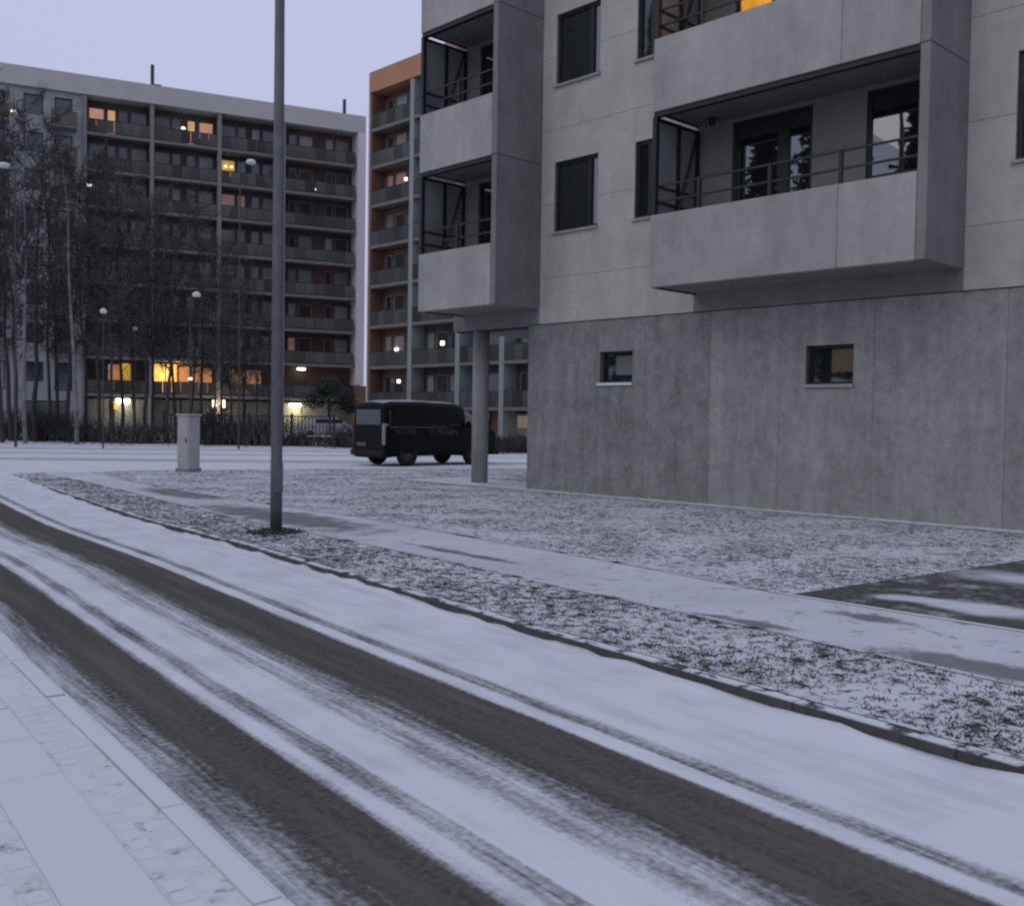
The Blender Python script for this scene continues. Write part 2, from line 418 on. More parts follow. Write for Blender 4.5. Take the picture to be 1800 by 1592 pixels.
# which side is the lane: away from the building
rm = MB(); uvs = []
SS = [-.06, -.02, .02, .06, .1] + [i * .13 for i in range(1, 31)]
for i, p in enumerate(KS):
    d, nn = knorm(i)
    for s_ in SS:
        q = p + nn * s_
        # shallow tracks pressed into the snow
        dz = -.012 if 1.3 < s_ < 1.8 or 2.75 < s_ < 3.15 else 0
        # snow thrown against the kerb
        if s_ < .2: dz += max(0, 1 - abs(s_) / .17) * max(.0, .012 + .012 * sin(TL[i] * 1.7 + sin(TL[i] * .6) * 2) + .012 * sin(TL[i] * 5.3) + rnd.uniform(-.022, .024))
        rm.v.append((q.x, q.y, road_z(p) + dz)); uvs.append((s_, TL[i]))
n = len(SS)
for i in range(len(KS) - 1):
    for j in range(n - 1): rm.f.append((i*n + j, i*n + j + 1, (i+1)*n + j + 1, (i+1)*n + j))
ro = rm.build('road', 'road', fix=True, smooth=True); ro['kind'] = 'structure'
ly = ro.data.uv_layers.new(name='lat')
for lp in ro.data.loops: ly.data[lp.index].uv = uvs[lp.vertex_index]
# left-hand side checks: lane must lie towards the camera
def kpoint(t, s_):
    import bisect
    i = max(0, min(len(KS) - 2, bisect.bisect(TL, t) - 1)); f = (t - TL[i]) / (TL[i+1] - TL[i])
    d, nn = knorm(i); return KS[i].lerp(KS[i+1], f) + nn * s_, math.atan2(d.y, d.x)

# cross street (stretches behind the block and to the left) and the far side
MB().poly([(-70, 24), (-13.2, 24.3), (-3.0, 24.5), (14, 30), (40, 20), (60, 44), (-70, 74)], -.03).build('cross_street', 'street')['kind'] = 'structure'
far_edge = [(-45, 66), (-31, 60.6), (-25, 55.4), (-19.5, 51.8), (-14.2, 51.2), (-7.2, 49.8), (0, 46.4), (12, 43), (40, 36)]
fv = MB(); fv.poly(far_edge + [(70, 60), (70, 130), (-120, 130), (-120, 80)], .03)
for a, b in zip(far_edge, far_edge[1:]):
    k = len(fv.v); fv.v += [(a[0], a[1], -.1), (b[0], b[1], -.1), (b[0], b[1], .03), (a[0], a[1], .03)]; fv.f.append((k, k+1, k+2, k+3))
fv.build('far_verge', 'farground')['kind'] = 'structure'

path_near = [(-12.4, 26.9), (-9.3, 22.9), (-6.8, 19.4), (-4.35, 15.95), (-2.79, 14.0), (-1.43, 12.35), (.57, 9.65), (1.86, 8.0), (2.6, 7.02), (3.4, 5.95), (7.4, .8), (14, -8)]
path_far = [(-11.3, 27.6), (-9.2, 24.4), (-7.21, 21.64), (-3.99, 17.97), (-2.32, 16.16), (-.2, 13.3), (.83, 12.0), (2.59, 9.5), (4.02, 7.94), (9, 2.3), (16, -6)]
inner = [(p - knorm(i)[1] * .115) for i, p in enumerate(KS) if p.y < 26.6]
def skirt(mb, pts, z, zb):
    for a, b in zip(pts, pts[1:]):
        k = len(mb.v); mb.v += [(a[0], a[1], zb), (b[0], b[1], zb), (b[0], b[1], z), (a[0], a[1], z)]; mb.f.append((k, k+1, k+2, k+3))
vm = MB(); vm.poly([(p.x, p.y) for p in inner] + path_near[::-1], .0)
vo = vm.build('verge', 'verge', fix=True); vo['kind'] = 'structure'
pm = MB(); pm.poly(path_near + path_far[::-1], .0).build('footpath', 'path', fix=True)['kind'] = 'structure'
lawn_edge = [(-11.3, 27.6), (-10.6, 28.6), (-8.3, 29.7), (-5.3, 31.3), (0, 33.0), (5, 34)]
lm = MB(); lm.poly(path_far[:8] + [(5.73, 11.9), (8.6, 14.1), (14, 20)] + lawn_edge[::-1], .0)
skirt(lm, lawn_edge, 0, -.06)
lm.build('lawn', 'lawn', fix=True)['kind'] = 'structure'
MB().poly([(2.59, 9.5), (4.02, 7.94), (9, 2.3), (16, -6), (26, 4), (10.2, 15.6), (8.6, 14.1), (5.73, 11.9)], -.004).build('driveway', 'drive', fix=True)['kind'] = 'structure'

for nm_, ln in (('path_edging', path_near), ('path_edging', path_far[:8]), ('driveway_edging', path_far[7:10])):
    em = MB()
    for a, b in zip(ln, ln[1:]):
        d = (Vector((*b, 0)) - Vector((*a, 0))).normalized(); q = Vector((-d.y, d.x, 0)) * .035; k = len(em.v)
        em.v += [(a[0] - q.x, a[1] - q.y, .006), (b[0] - q.x, b[1] - q.y, .006), (b[0] + q.x, b[1] + q.y, .006), (a[0] + q.x, a[1] + q.y, .006)]; em.f.append((k, k+1, k+2, k+3))
    em.build(nm_, 'edging' if nm_ == 'path_edging' else 'snowcap', fix=True)['kind'] = 'structure'

def piece(mesh, name, parent, p, rz):
    o = link(bpy.data.objects.new(name, mesh), parent); o.location = p; o.rotation_euler = (0, 0, rz); return o
def bevel_mesh(name, mb, mat, bev):
    o = mb.build(name, mat, None, bevel=bev); me = o.data; bpy.data.objects.remove(o); return me

kerb = root('kerb', (0, 0, 0), 0, 'long granite kerb between the wheel-tracked road and the speckled verge', 'kerb'); kerb['kind'] = 'structure'
kme = [bevel_mesh('kerb_stone', MB().box(-.4995, .4995, -.05, .05, -.3, .008), 'kerb', .006) for _ in range(1)]
t = 6.9
while t < 42:
    p, a = kpoint(t + .5, -.056)
    piece(kme[0], 'kerb_stone', kerb, (p.x, p.y, rnd.uniform(-.014, -.004)), a + rnd.uniform(-.008, .008)); t += 1.0

soil = MB(); KI = [i for i in range(len(KS)) if KS[i].y < 26]
for i, j in zip(KI, KI[1:]):
    k = len(soil.v)
    for q, o_ in ((i, -.108), (j, -.108), (j, -.2 - .05 * sin(j * .9)), (i, -.2 - .05 * sin(i * .9))):
        p = KS[q] + knorm(q)[1] * o_; soil.v.append((p.x, p.y, .003))
    soil.f.append((k, k+1, k+2, k+3))
soil.build('soil_strip', 'soil', fix=True)['kind'] = 'structure'
# the near pavement at the lower left: kerb stones, setts and slabs under a skin of snow
M['sett'] = pbr('snowed_setts', (.14, .135, .13), .9, .3, 9, bump=.3, fine=70, objvar=.1, snow=1.2)
M['slabp'] = pbr('snowed_slabs', (.2, .195, .19), .9, .15, 4, bump=.15, fine=50, objvar=.03, snow=1.22)
M['bed'] = thin_snow_mat('snow_in_joints', (.25, .245, .24), .3, .5, 9, sn0=(.58, .59, .62), sn1=(.63, .645, .68))
pave = root('pavement', (0, 0, 0), 0, 'snowed pavement of setts and slabs on the camera side of the road', 'pavement'); pave['kind'] = 'structure'
near0, near1 = 26.5, 46
bm_ = MB()
tt = near0
while tt < near1:
    a, _ = kpoint(tt, 3.36); b, _ = kpoint(tt + .5, 3.36); c, _ = kpoint(tt + .5, 7.5); d, _ = kpoint(tt, 7.5); k = len(bm_.v)
    bm_.v += [(a.x, a.y, -.0062), (b.x, b.y, -.0062), (c.x, c.y, -.0062), (d.x, d.y, -.0062)]; bm_.f.append((k, k+1, k+2, k+3)); tt += .5
bm_.build('bedding', 'bed', pave, fix=True)
kme2 = bevel_mesh('kerb_stone', MB().box(-.4995, .4995, -.05, .05, -.3, .0), 'kerb_snowy', .005)
smE = bevel_mesh('sett', MB().box(-.047, .047, -.044, .044, -.05, -.004), 'sett', .006)
M['sett2'] = pbr('trodden_setts', (.15, .147, .14), .9, .3, 9, bump=.3, fine=70, objvar=.1, snow=.98)
smE2 = smE.copy(); smE2.materials.clear(); smE2.materials.append(M['sett2'])
pme = bevel_mesh('paving_slab', MB().box(-.2985, .2985, -.1485, .1485, -.06, .0), 'slabp', .003)
tt = near0
while tt < near1:
    p, a = kpoint(tt + .5, 3.425); piece(kme2, 'kerb_stone', pave, (p.x, p.y, rnd.uniform(-.004, .004)), a); tt += 1
def setts(s_, t0, t1):
    q = t0 + rnd.random() * .05
    while q < t1:
        p, a = kpoint(q, s_); piece(smE, 'sett', pave, (p.x + rnd.uniform(-.004, .004), p.y + rnd.uniform(-.004, .004), rnd.uniform(-.003, -.0008)), a + rnd.uniform(-.05, .05)); q += .102
setts(3.54, 29.2, 35.2); setts(3.636, 29.2, 35.2)
def slabs(s_, t0, t1, off):
    q = t0 + off
    while q < t1:
        p, a = kpoint(q, s_); piece(pme, 'paving_slab', pave, (p.x, p.y, rnd.uniform(-.005, -.001)), a + rnd.uniform(-.002, .002)); q += .602
slabs(3.84, 28, 37, .1); smE = smE2; setts(4.04, 30.4, 35.2); setts(4.137, 30.4, 35.2)
slabs(4.34, 28, 37, .35); slabs(4.64, 28, 37, .05); slabs(4.94, 28, 37, .3)

# ------------------------------------------------------------------ the grey apartment building
P1 = Vector((.34, 23.3, 0)); AX = math.atan2(-.7229, .6909)
gb = root('apartment_building', P1, AX, 'grey concrete apartment building with projecting balconies on a rough concrete base', 'building')
FL = 3.2
def B(name, mat, fn, parent=None, bevel=0):
    mb = MB(); fn(mb); return mb.build(name, mat, parent or gb, bevel)
# rough base: vertical cast panels, small square windows in two of them
bj = [0, 1.72, 3.37, 4.98, 6.5, 8.3, 10.46, 12.3, 14.2]
small = [(2.16, 3.05, 2.38, 3.04), (7.02, 7.93, 2.28, 2.97)]
for a, b in zip(bj, bj[1:]):
    mb = MB(); holes(mb, a + (.003 if a else 0), b - .003, -.3, 3.708, 0, .0115, [h for h in small if a <= h[0] < b]); mb.build('base_panel', 'base_concrete', gb)
B('base_core', 'mortar', lambda m: (holes(m, .1, 14.2, -.3, 3.66, .012, .3, small)))
B('end_wall', 'base_concrete', lambda m: m.box(0, .22, .23, 12, -.3, 3.69))
# recess joint line between base and facade
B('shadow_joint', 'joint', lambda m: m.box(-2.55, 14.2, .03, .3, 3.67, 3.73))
for i, (a, b, c, d) in enumerate(small):
    fr = B('window_frame', 'frame', lambda m: framebox(m, a, b, c, d, .12, .2, .05))
    pn = MB().box(a + .05, b - .05, .15, .165, c + .05, d - .05).build('pane', 'glass', fr)
    B('window_sill', 'snowcap' if i == 0 else 'sill', lambda m: m.box(a - .04, b + .02, -.05, .14, c - .05, c + .004))
bl = MB().box(7.45, 7.86, .135, .148, 2.5, 2.9).build('blind', pbr('ochre_blind', (.12, .1, .055), .8), gb)
MB().box(2.5, 3.0, .135, .148, 2.55, 2.95).build('blind', pbr('grey_blind', (.14, .145, .15), .8), gb)

# facade windows
wins = []
for k in range(3):
    z = 5.71 + FL * k
    wins.append((.77, 2.04, z, z + 1.53, 'tall', k)); wins.append((3.05, 4.35, z, z + 1.56, 'slim', k)); wins.append((10.5, 11.8, z - .08, z + 1.56, 'edge', k))
doors = []
for k in range(3):
    z = 4.36 + FL * k
    doors.append((5.39, 7.06, z, 7.2 + FL * k)); doors.append((8.07, 9.08, 5.72 + FL * k, 7.2 + FL * k)); doors.append((-1.75, -.9, z, 7.17 + FL * k))
allh = [x[:4] for x in wins] + doors
rows = [3.72, 4.72, 6.34, 7.95, 9.54, 11.15, 12.74, 13.4]
cols = [-2.6, .36, 4.58, 9.77, 14.2]
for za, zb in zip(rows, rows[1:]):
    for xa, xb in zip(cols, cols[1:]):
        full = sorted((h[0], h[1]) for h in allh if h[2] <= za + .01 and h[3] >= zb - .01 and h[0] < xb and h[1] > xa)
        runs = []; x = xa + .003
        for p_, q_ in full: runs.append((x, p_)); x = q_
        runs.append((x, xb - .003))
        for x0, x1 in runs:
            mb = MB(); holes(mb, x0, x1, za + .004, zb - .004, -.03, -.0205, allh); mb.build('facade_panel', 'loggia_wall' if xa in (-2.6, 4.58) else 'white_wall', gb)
B('facade_core', 'mortar_pale', lambda m: holes(m, -2.55, 14.2, 3.74, 13.3, -.02, .3, allh))
B('side_wall', 'white_wall', lambda m: m.box(-2.6, -2.4, .31, 12, 3.74, 13.4))
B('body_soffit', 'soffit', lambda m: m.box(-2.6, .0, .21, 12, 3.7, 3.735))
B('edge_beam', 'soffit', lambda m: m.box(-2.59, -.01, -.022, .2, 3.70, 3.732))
B('roof', 'white_wall', lambda m: m.box(-2.6, 14.2, -.03, 12, 13.41, 13.9))
for a, b, c, d, kind, k in wins:
    def fr(m):
        framebox(m, a, b, c, d, .04, .13, .065)
        if kind == 'tall': m.box(b - .34, b - .24, .035, .135, c + .065, d - .065)
        if kind == 'slim': m.box(a + .3, a + .4, .035, .135, c + .065, d - .065)
    f = B('window_frame', 'frame', fr)
    if kind == 'tall':
        MB().box(a + .065, b - .34, .08, .095, c + .065, d - .065).build('pane', 'glass', f)
        MB().box(b - .24, b - .065, .08, .095, c + .065, d - .065).build('pane', 'glass_mirror', f)
    else:
        MB().box(a + .065, b - .065, .08, .095, c + .065, d - .065).build('pane', 'glass', f)
    B('window_sill', 'sill', lambda m: m.box(a - .05, b + .03, -.09, .05, c - .05, c - .003))

def bay(xl, xr, joints, kfirst, lit_level):
    for k in range(3):
        z0 = 4.06 + FL * k; zt = z0 + 1.32; zo = z0 + FL     # bottom, top of parapet, bottom of the next one
        xs = [xl] + joints + [xr - .16]
        for a, b in zip(xs, xs[1:]):
            B('parapet_panel', 'parapet', lambda m: m.box(a + .003, b - .003, -1.4, -1.25, z0, zt), bevel=.008)
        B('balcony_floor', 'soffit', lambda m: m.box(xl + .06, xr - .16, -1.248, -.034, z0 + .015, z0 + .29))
        B('edge_beam', 'frame', lambda m: m.box(xl, xl + .055, -1.248, -.034, z0 - .012, z0 + .2))
        # full-height concrete side towards the camera
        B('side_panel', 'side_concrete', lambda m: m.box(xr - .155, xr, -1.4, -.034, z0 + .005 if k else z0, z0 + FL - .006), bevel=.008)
        # black glazing track under the balcony above
        B('glazing_track', 'frame', lambda m: m.box(xl, xr - .158, -1.36, -1.24, zo - .085, zo - .002))
        # glazed left side: posts, rails, a slanting stay and panes
        sd = B('side_frame', 'frame', lambda m: (m.box(xl, xl + .09, -1.39, -1.3, z0 + .3, zo - .09), m.box(xl + .01, xl + .08, -.72, -.64, z0 + .3, zo - .09), m.box(xl + .01, xl + .08, -.13, -.05, z0 + .3, zo - .09),
            m.box(xl + .02, xl + .07, -1.3, -.13, zo - .15, zo - .09)))
        stay = MB().tube((xl + .13, -.16, zo - .12), (xl + .13, -.95, z0 + .9), .028, .028, 6).build('slanting_stay', 'frame', gb)
        pn = MB().box(xl + .03, xl + .045, -1.29, -.73, z0 + .3, zo - .16).build('pane', 'panegrey', sd)
        pn = MB().box(xl + .03, xl + .045, -.63, -.14, z0 + .3, zo - .16).build('pane', 'panegrey', sd)
        def rails(m):
            for zz in (zt + .255, zt + .54):
                m.box(xl + .1, xr - .16, -1.31, -1.28, zz - .018, zz + .018)
                m.box(xl + .05, xl + .08, -1.28, -.1, zz - .018, zz + .018)
        rl = B('railing', 'rail', rails)
        nx = 4 if xr - xl > 3 else 2
        for i in range(1, nx):
            x = xl + .1 + (xr - xl - .3) * (i / nx)
            if xr - xl > 3: x = [xl + 1.0, xl + 2.45, 8.32][i - 1]
            MB().box(x - .03, x + .03, -1.325, -1.27, zt - .2, zt + .56).build('railing_post', 'rail', rl)
bay(4.58, 9.77, [8.33], 0, 1)
bay(-2.28, .36, [], 0, None)
for i, (a, b, c, d) in enumerate(doors):
    k = i // 3; big = b - a > 1.2
    if a > 0 and big:
        f = B('balcony_door', 'frame', lambda m: (framebox(m, a, b, c, d, .02, .12, .07), m.box(a + .07, b - .07, .03, .11, d - .28, d - .07), m.box(b - .72, b - .5, .015, .125, c + .07, d - .28), m.box(a + .07, b - .72, .03, .11, c + .07, c + .2)))
        if k == 1:
            tag(f, 'balcony door of the lit room on the upper floor')
            MB().box(a + .07, b - .72, .06, .075, c + .2, d - .28).build('pane', 'amber', f)
            MB().box(b - .5, b - .07, .06, .075, c + .07, d - .28).build('pane', 'cream_lit', f)
        else:
            MB().box(a + .07, b - .72, .06, .075, c + .2, d - .28).build('pane', 'glass_mirror', f)
            MB().box(b - .5, b - .07, .06, .075, c + .07, d - .28).build('pane', 'glass_mirror', f)
    elif a > 0:
        f = B('loggia_window', 'frame', lambda m: (framebox(m, a, b, c, d, .02, .12, .06),))
        MB().box(a + .06, b - .06, .06, .075, c + .06, d - .3).build('pane', 'glass_mirror', f)
        MB().box(a + .06, b - .06, .05, .08, d - .3, d - .06).build('blind', 'blind', f)
    else:
        f = B('balcony_door', 'frame', lambda m: framebox(m, a, b, c, d, .02, .12, .08))
        MB().box(a + .08, b - .08, .06, .075, c + .08, d - .08).build('pane', 'glass', f)
for k in range(3):
    B('ceiling_lamp', 'frame', lambda m: m.lathe([(.0, -.14), (.06, -.14), (.07, -.02), (.07, 0)], 10, (5.15, -.35, 7.27 + FL * k)))
colm = root('concrete_column', (P1.x + .6909 * -1.83 + .7229 * .2, P1.y - .7229 * -1.83 + .6909 * .2, 0), 0, 'round grey concrete column under the overhanging corner, in front of the van', 'column')
MB().lathe([(0, -.2), (.2, -.2), (.2, 3.69), (0, 3.69)], 28).build('shaft', concrete_mat('column_concrete', (.25, .25, .245), .6, .5, 0), colm, smooth=False)
MB().lathe([(.33, 0), (.3, .02), (.22, .045), (.203, .05)], 24).build('snow_skirt', 'snowcap', colm)
for o in colm.children[:1]:
    o.data.polygons.foreach_set('use_smooth', [len(p.vertices) == 4 and abs(p.normal.z) < .5 for p in o.data.polygons])
ap = MB()
for a, b in ((-4.2, 14.2),):
    ap.box(a, b, -.42, -.004, -.1, .02)
apo = ap.build('apron', 'apron', gb)
MB().box(-4.2, 0, .0, 1.8, -.1, .012).build('apron', 'apron', gb)

# ------------------------------------------------------------------ far buildings
def window_unit(b, x, y, z, wd, ht, pane, frame='pframe', name='window', mull=0):
    f = shared(('w', wd, ht, mull), lambda: (framebox(MB(), 0, wd, 0, ht, -.05, .05, .09) if not mull else framebox(MB(), 0, wd, 0, ht, -.05, .05, .09).box(wd * mull - .04, wd * mull + .04, -.05, .05, .09, ht - .09)), name, frame, b, (x, y, z))
    shared(('p', wd, ht), lambda: MB().box(.09, wd - .09, -.02, .0, .09, ht - .09), 'pane', pane, f)
    return f
BX = math.atan2(.4394, .8983)
lb = root('apartment_block', (-25, 87, 0), BX, 'long dark eight storey block with white roof edge and lit windows behind bare trees', 'building')
FZ = [0, 3.2, 6.2, 9.2, 12.2, 15.2, 18.2, 21.1, 24.0]
TOP = 26.85
cx = [-10.5, -5.4, 0, 5.4, 12.0]
rr = random.Random(5)
def LB(name, mat, *bx, parent=None):
    mb = MB()
    for q in bx: mb.box(*q)
    return mb.build(name, mat, parent or lb)
LB('roof_parapet', 'roof_wall', (-34, 12.72, -.25, 12, TOP, 28.35))
LB('body', 'wall_dark', (-34, 12.4, 1.75, 12, -.2, TOP - .02))
LB('end_annex', 'rust', (11.95, 13.3, -.5, 3, -.2, 4.35))
LB('end_fin', 'fin', (12.0, 12.72, -.3, 1.7, 4.4, TOP))
for x in cx[:-1]:
    LB('column', 'fcol', (x - .16, x + .16, -.12, .25, 0, TOP))
    LB('party_wall', 'wall_dark', (x - .1, x + .1, .25, 1.5, 0, TOP))
LIT = {(8, 0, 0, 'w'): 'lit_pink', (8, 0, 0, 'd'): 'lit_warm', (8, 1, 1, 'd'): 'lit_warm', (8, 1, 1, 'w'): 'lit_pink', (7, 2, 0, 'w'): 'lit_yellow', (6, 2, 0, 'w'): 'lit_dim', (6, 2, 0, 'd'): 'lit_dim',
       (2, 3, 0, 'd'): 'lit_dim', (8, 3, 1, 'w'): 'curtain', (8, 3, 1, 'd'): 'curtain', (6, 0, 0, 'd'): 'lit_dim'}
for fi in range(1, 9):
    z = FZ[fi]; h = (FZ[fi + 1] if fi < 8 else TOP) - z
    for bi, (a, b) in enumerate(zip(cx, cx[1:])):
        red = bi == 3 or fi <= 1
        shared(('fw', fi, bi), lambda: MB().box(a + .101, b - .101, 1.5, 1.74, z, z + h - .01), 'facade_wall', 'wall_red' if bi == 3 else 'wall_dark', lb)
        LB('balcony_slab', 'slab', (a + .165, b - .165, -.1, 1.495, z - .24, z - .005))
        rl = LB('railing', 'rail', (a + .165, b - .165, -.04, 0, z + 1.02, z + 1.08), (a + .165, b - .165, -.04, 0, z + .05, z + .09))
        nb = 7
        for q in range(nb):
            xa = a + .17 + (b - a - .34) * q / nb; xb = a + .17 + (b - a - .34) * (q + 1) / nb
            pm_ = 'rail_brown'
            shared(('rp', round(xb - xa, 3)), lambda: MB().box(.02, xb - xa - .02, -.03, -.015, 0, .92), 'railing_panel', pm_, rl, (xa, 0, z + .095))
        if fi == 1: continue
        half = (b - a) / 2
        for hf in range(2):
            x0 = a + hf * half
            flip = (hf == 1) != (bi == 3)
            wx, dx = (x0 + .35, x0 + 1.75) if not flip else (x0 + half - 1.5, x0 + half - 2.45)
            if bi == 3: wx, dx = (x0 + half - 1.6, x0 + .8)
            for typ, xx, wd, zz, ht in (('w', wx, 1.25, z + .85, 1.5), ('d', dx, .72, z + .08, 2.27)):
                pane = LIT.get((fi, bi, hf, typ)) or ('curtain' if rr.random() < .3 else 'fglass')
                window_unit(lb, xx, 1.47, zz, wd, ht, pane, name='window' if typ == 'w' else 'door')
# lit lobby storey and the garage storey below it
for (x0, x1, z0, z1, m) in ((-8.6, -6.7, 3.5, 5.6, 'lobby_dim'), (-7.6, -6.9, 4.0, 5.7, 'lit_yellow'), (-5.0, -3.2, 3.4, 5.75, 'lobby'), (-3.0, -1.0, 3.5, 5.6, 'lobby_dim'), (1.2, 3.9, 3.4, 5.5, 'lobby_dim'), (-1.0, -.3, 3.4, 5.5, 'lobby_dim')):
    f = LB('lobby_window', 'frame', (x0 - .08, x1 + .08, 1.44, 1.48, z0 - .08, z1 + .08))
    MB().box(x0, x1, 1.40, 1.43, z0, z1).build('pane', m, f)
    if x1 - x0 > 1.5: MB().box((x0 + x1) / 2 - .06, (x0 + x1) / 2 + .06, 1.36, 1.42, z0, z1).build('mullion', 'frame', f)
gx = -30
while gx < 11.5:
    wd = rr.choice((2.4, 3.0, 2.6)); shared(('g', gx), lambda: MB().box(gx, gx + wd - .12, 1.3, 1.74, -.2, 2.75), 'garage_panel', 'wall_garage', lb); gx += wd
# pale section on the left
secx = [-30, -25, -20.4, -15.6, -10.66]
for fi in range(0, 9):
    z = FZ[fi]; h = (FZ[fi + 1] if fi < 8 else TOP) - z
    for a, b in zip(secx, secx[1:]):
        hs = [(a + .7, a + 2.1, z + .8, z + 2.35), (a + 2.9, a + 4.2, z + .1, z + 2.35)] if fi else [(a + .8, a + 3.8, z + .1, z + 2.5)]
        mb = MB(); holes(mb, a + .01, b - .01, z + .005, z + h - .005, .0, .3, hs); mb.build('wall_panel', 'wall_pale', lb)
        for j, q in enumerate(hs):
            pane = 'curtain' if rr.random() < .12 else 'fglass'
            window_unit(lb, q[0], .2, q[2], round(q[1] - q[0], 2), round(q[3] - q[2], 2), pane, 'frame')
        if fi > 1: LB('balcony_slab', 'slab', (a + 2.6, a + 4.5, -1.2, -.01, z - .2, z - .02)); LB('balcony_front', 'wall_dark', (a + 2.6, a + 4.5, -1.24, -1.2, z - .02, z + 1.05))
for x, hh, ww in ((-5.3, 1.9, .13), (11.0, 1.5, .12), (-4.9, .35, .3)):
    LB('roof_vent', 'galv_dark', (x - ww, x + ww, .6, .6 + 2 * ww, 28.35, 28.35 + hh))
for x, y, z, ww, hh, m in ((-7.5, 1.2, 2.6, .55, .34, 'bulbw'), (-8.1, 1.2, 2.2, .2, .7, 'lit_yellow'), (-.35, -.2, 2.5, .16, .62, 'bulb'), (.35, -.2, 2.5, .16, .62, 'bulb'), (6.9, 1.2, 2.55, .56, .24, 'bulbw'), (7.3, .8, 5.72, .36, .17, 'bulbw'),
                           (-15.6, -.1, 26.0 - 1.2, .16, .16, 'bulb'), (-10.1, 1.2, 20.0, .16, .16, 'bulb'), (8.6, 1.35, 21.75, .17, .14, 'bulb'), (.75, 1.35, 22.85, .1, .12, 'bulb'), (1.25, 1.35, 22.85, .1, .12, 'bulb'), (-2.1, 1.34, 4.6, .14, .2, 'bulb'), (-2.75, 1.35, 25.6, .14, .14, 'bulb')):
    o = LB('wall_lamp', 'galv_dark', (x - ww - .05, x + ww + .05, y - .02, y + .06, z + hh / 2, z + hh / 2 + .06))
    MB().box(x - ww, x + ww, y - .12, y + .02, z - hh / 2, z + hh / 2).build('bulb', m, o, bevel=.03)
for x, y, z, e, c in ((-7.5, .6, 2.4, 90, (1, .85, .55)), (6.9, .5, 2.1, 110, (1, .9, .5)), (0, -.7, 2.2, 70, (1, .75, .35)), (-3.8, .3, 4.9, 220, (1, .6, .25))):
    L = bpy.data.lights.new('lamp_light', 'POINT'); L.energy = e; L.color = c; L.shadow_soft_size = .3
    o = bpy.data.objects.new('lamp_light', L); link(o, lb); o.location = (x, y, z)

ob = root('orange_apartment_building', (-10.9, 77, 0), AX, 'apartment building with orange roof band and glazed balconies beside the grey one', 'building')
OZ = [0, 2.35, 5.35, 8.36, 11.36, 14.3, 17.3, 20.15, 22.9, 25.5]
ox = [0, 5.05, 10.3, 14.7, 19.5, 24.3]
def OB(name, mat, *bx, parent=None):
    mb = MB()
    for q in bx: mb.box(*q)
    return mb.build(name, mat, parent or ob)
OB('roof_band', 'orange', (-.02, 24.3, -.1, 10, 25.6, 27.1))
OB('body', 'rust', (0, 24.3, 1.25, 10, -.2, 25.58))
OB('end_wall', 'rust', (0, .22, .0, 1.24, 2.1, 25.58))
OB('corner_trim', 'fin', (-.09, -.005, -.1, .25, .6, 27.0))
for x in ox[1:]:
    OB('column', 'wall_green', (x - .25, x + .2, -.02, 1.24, 0, 25.58))
for fi in range(1, 9):
    z = OZ[fi]; h = OZ[fi + 1] - z
    for bi, (a, b) in enumerate(zip(ox, ox[1:])):
        xa = a + (.225 if bi == 0 else .205); xb = b - .255
        OB('balcony_slab', 'slab', (xa, xb, -.06, 1.2, z - .22, z))
        shared(('ow', bi, fi), lambda: MB().box(xa, xb, 1.15, 1.24, z + .005, z + h - .25), 'facade_wall', 'wall_dark' if bi else 'rust', ob)
        rl = OB('railing', 'rail', (xa, xb, 0, .04, z + 1.02, z + 1.07))
        for q in range(5):
            x0 = xa + (xb - xa) * q / 5
            shared(('op', round((xb - xa) / 5, 3)), lambda: MB().box(.02, (xb - xa) / 5 - .02, .01, .025, 0, .98), 'railing_panel', 'rail_teal', rl, (x0, 0, z + .03))
        for typ, xx, wd, zz, ht in (('window', xa + 1.5, 1.3, z + .8, 1.5), ('door', xa + 3.0, .72, z + .06, 2.25), ('window', xa + .45, .8, z + .8, 1.5)):
            pane = 'curtain' if rr.random() < .3 else 'fglass'
            if fi == 6 and bi == 0 and typ == 'window': pane = 'lit_dim'
            window_unit(ob, xx, 1.12, zz, wd, ht, pane, name=typ)
for x, z, s_ in ((2.1, 6.55, .16), (7.4, 6.85, .14), (1.7, 4.3, .2), (2.4, 4.25, .12), (3.0, 19.0, .1)):
    OB('balcony_lamp', 'bulb' if s_ != .2 else 'curtain', (x - s_, x + s_, 1.0, 1.1, z - s_, z + s_))
for i, (a, b) in enumerate(((14.9, 16.6), (16.8, 17.7), (17.9, 19.2), (10.6, 12.4))):
    OB('shopfront_panel', ('curtain', 'wall_dark', 'wall_garage', 'fglass')[i], (a, b, 1.1, 1.2, .5, 1.95))
    if i == 0: MB().box(a + .3, b - .2, 1.02, 1.09, 1.0, 1.8).build('lobby_window', lit('tan_room_light', (.7, .55, .38), .2, .3, 2), ob)

# ------------------------------------------------------------------ van
van = root('van', (-4.14, 33.35, -.03), math.atan2(.69, .72), 'old black van with faded lettering and snow on its roof, parked behind the column', 'van')
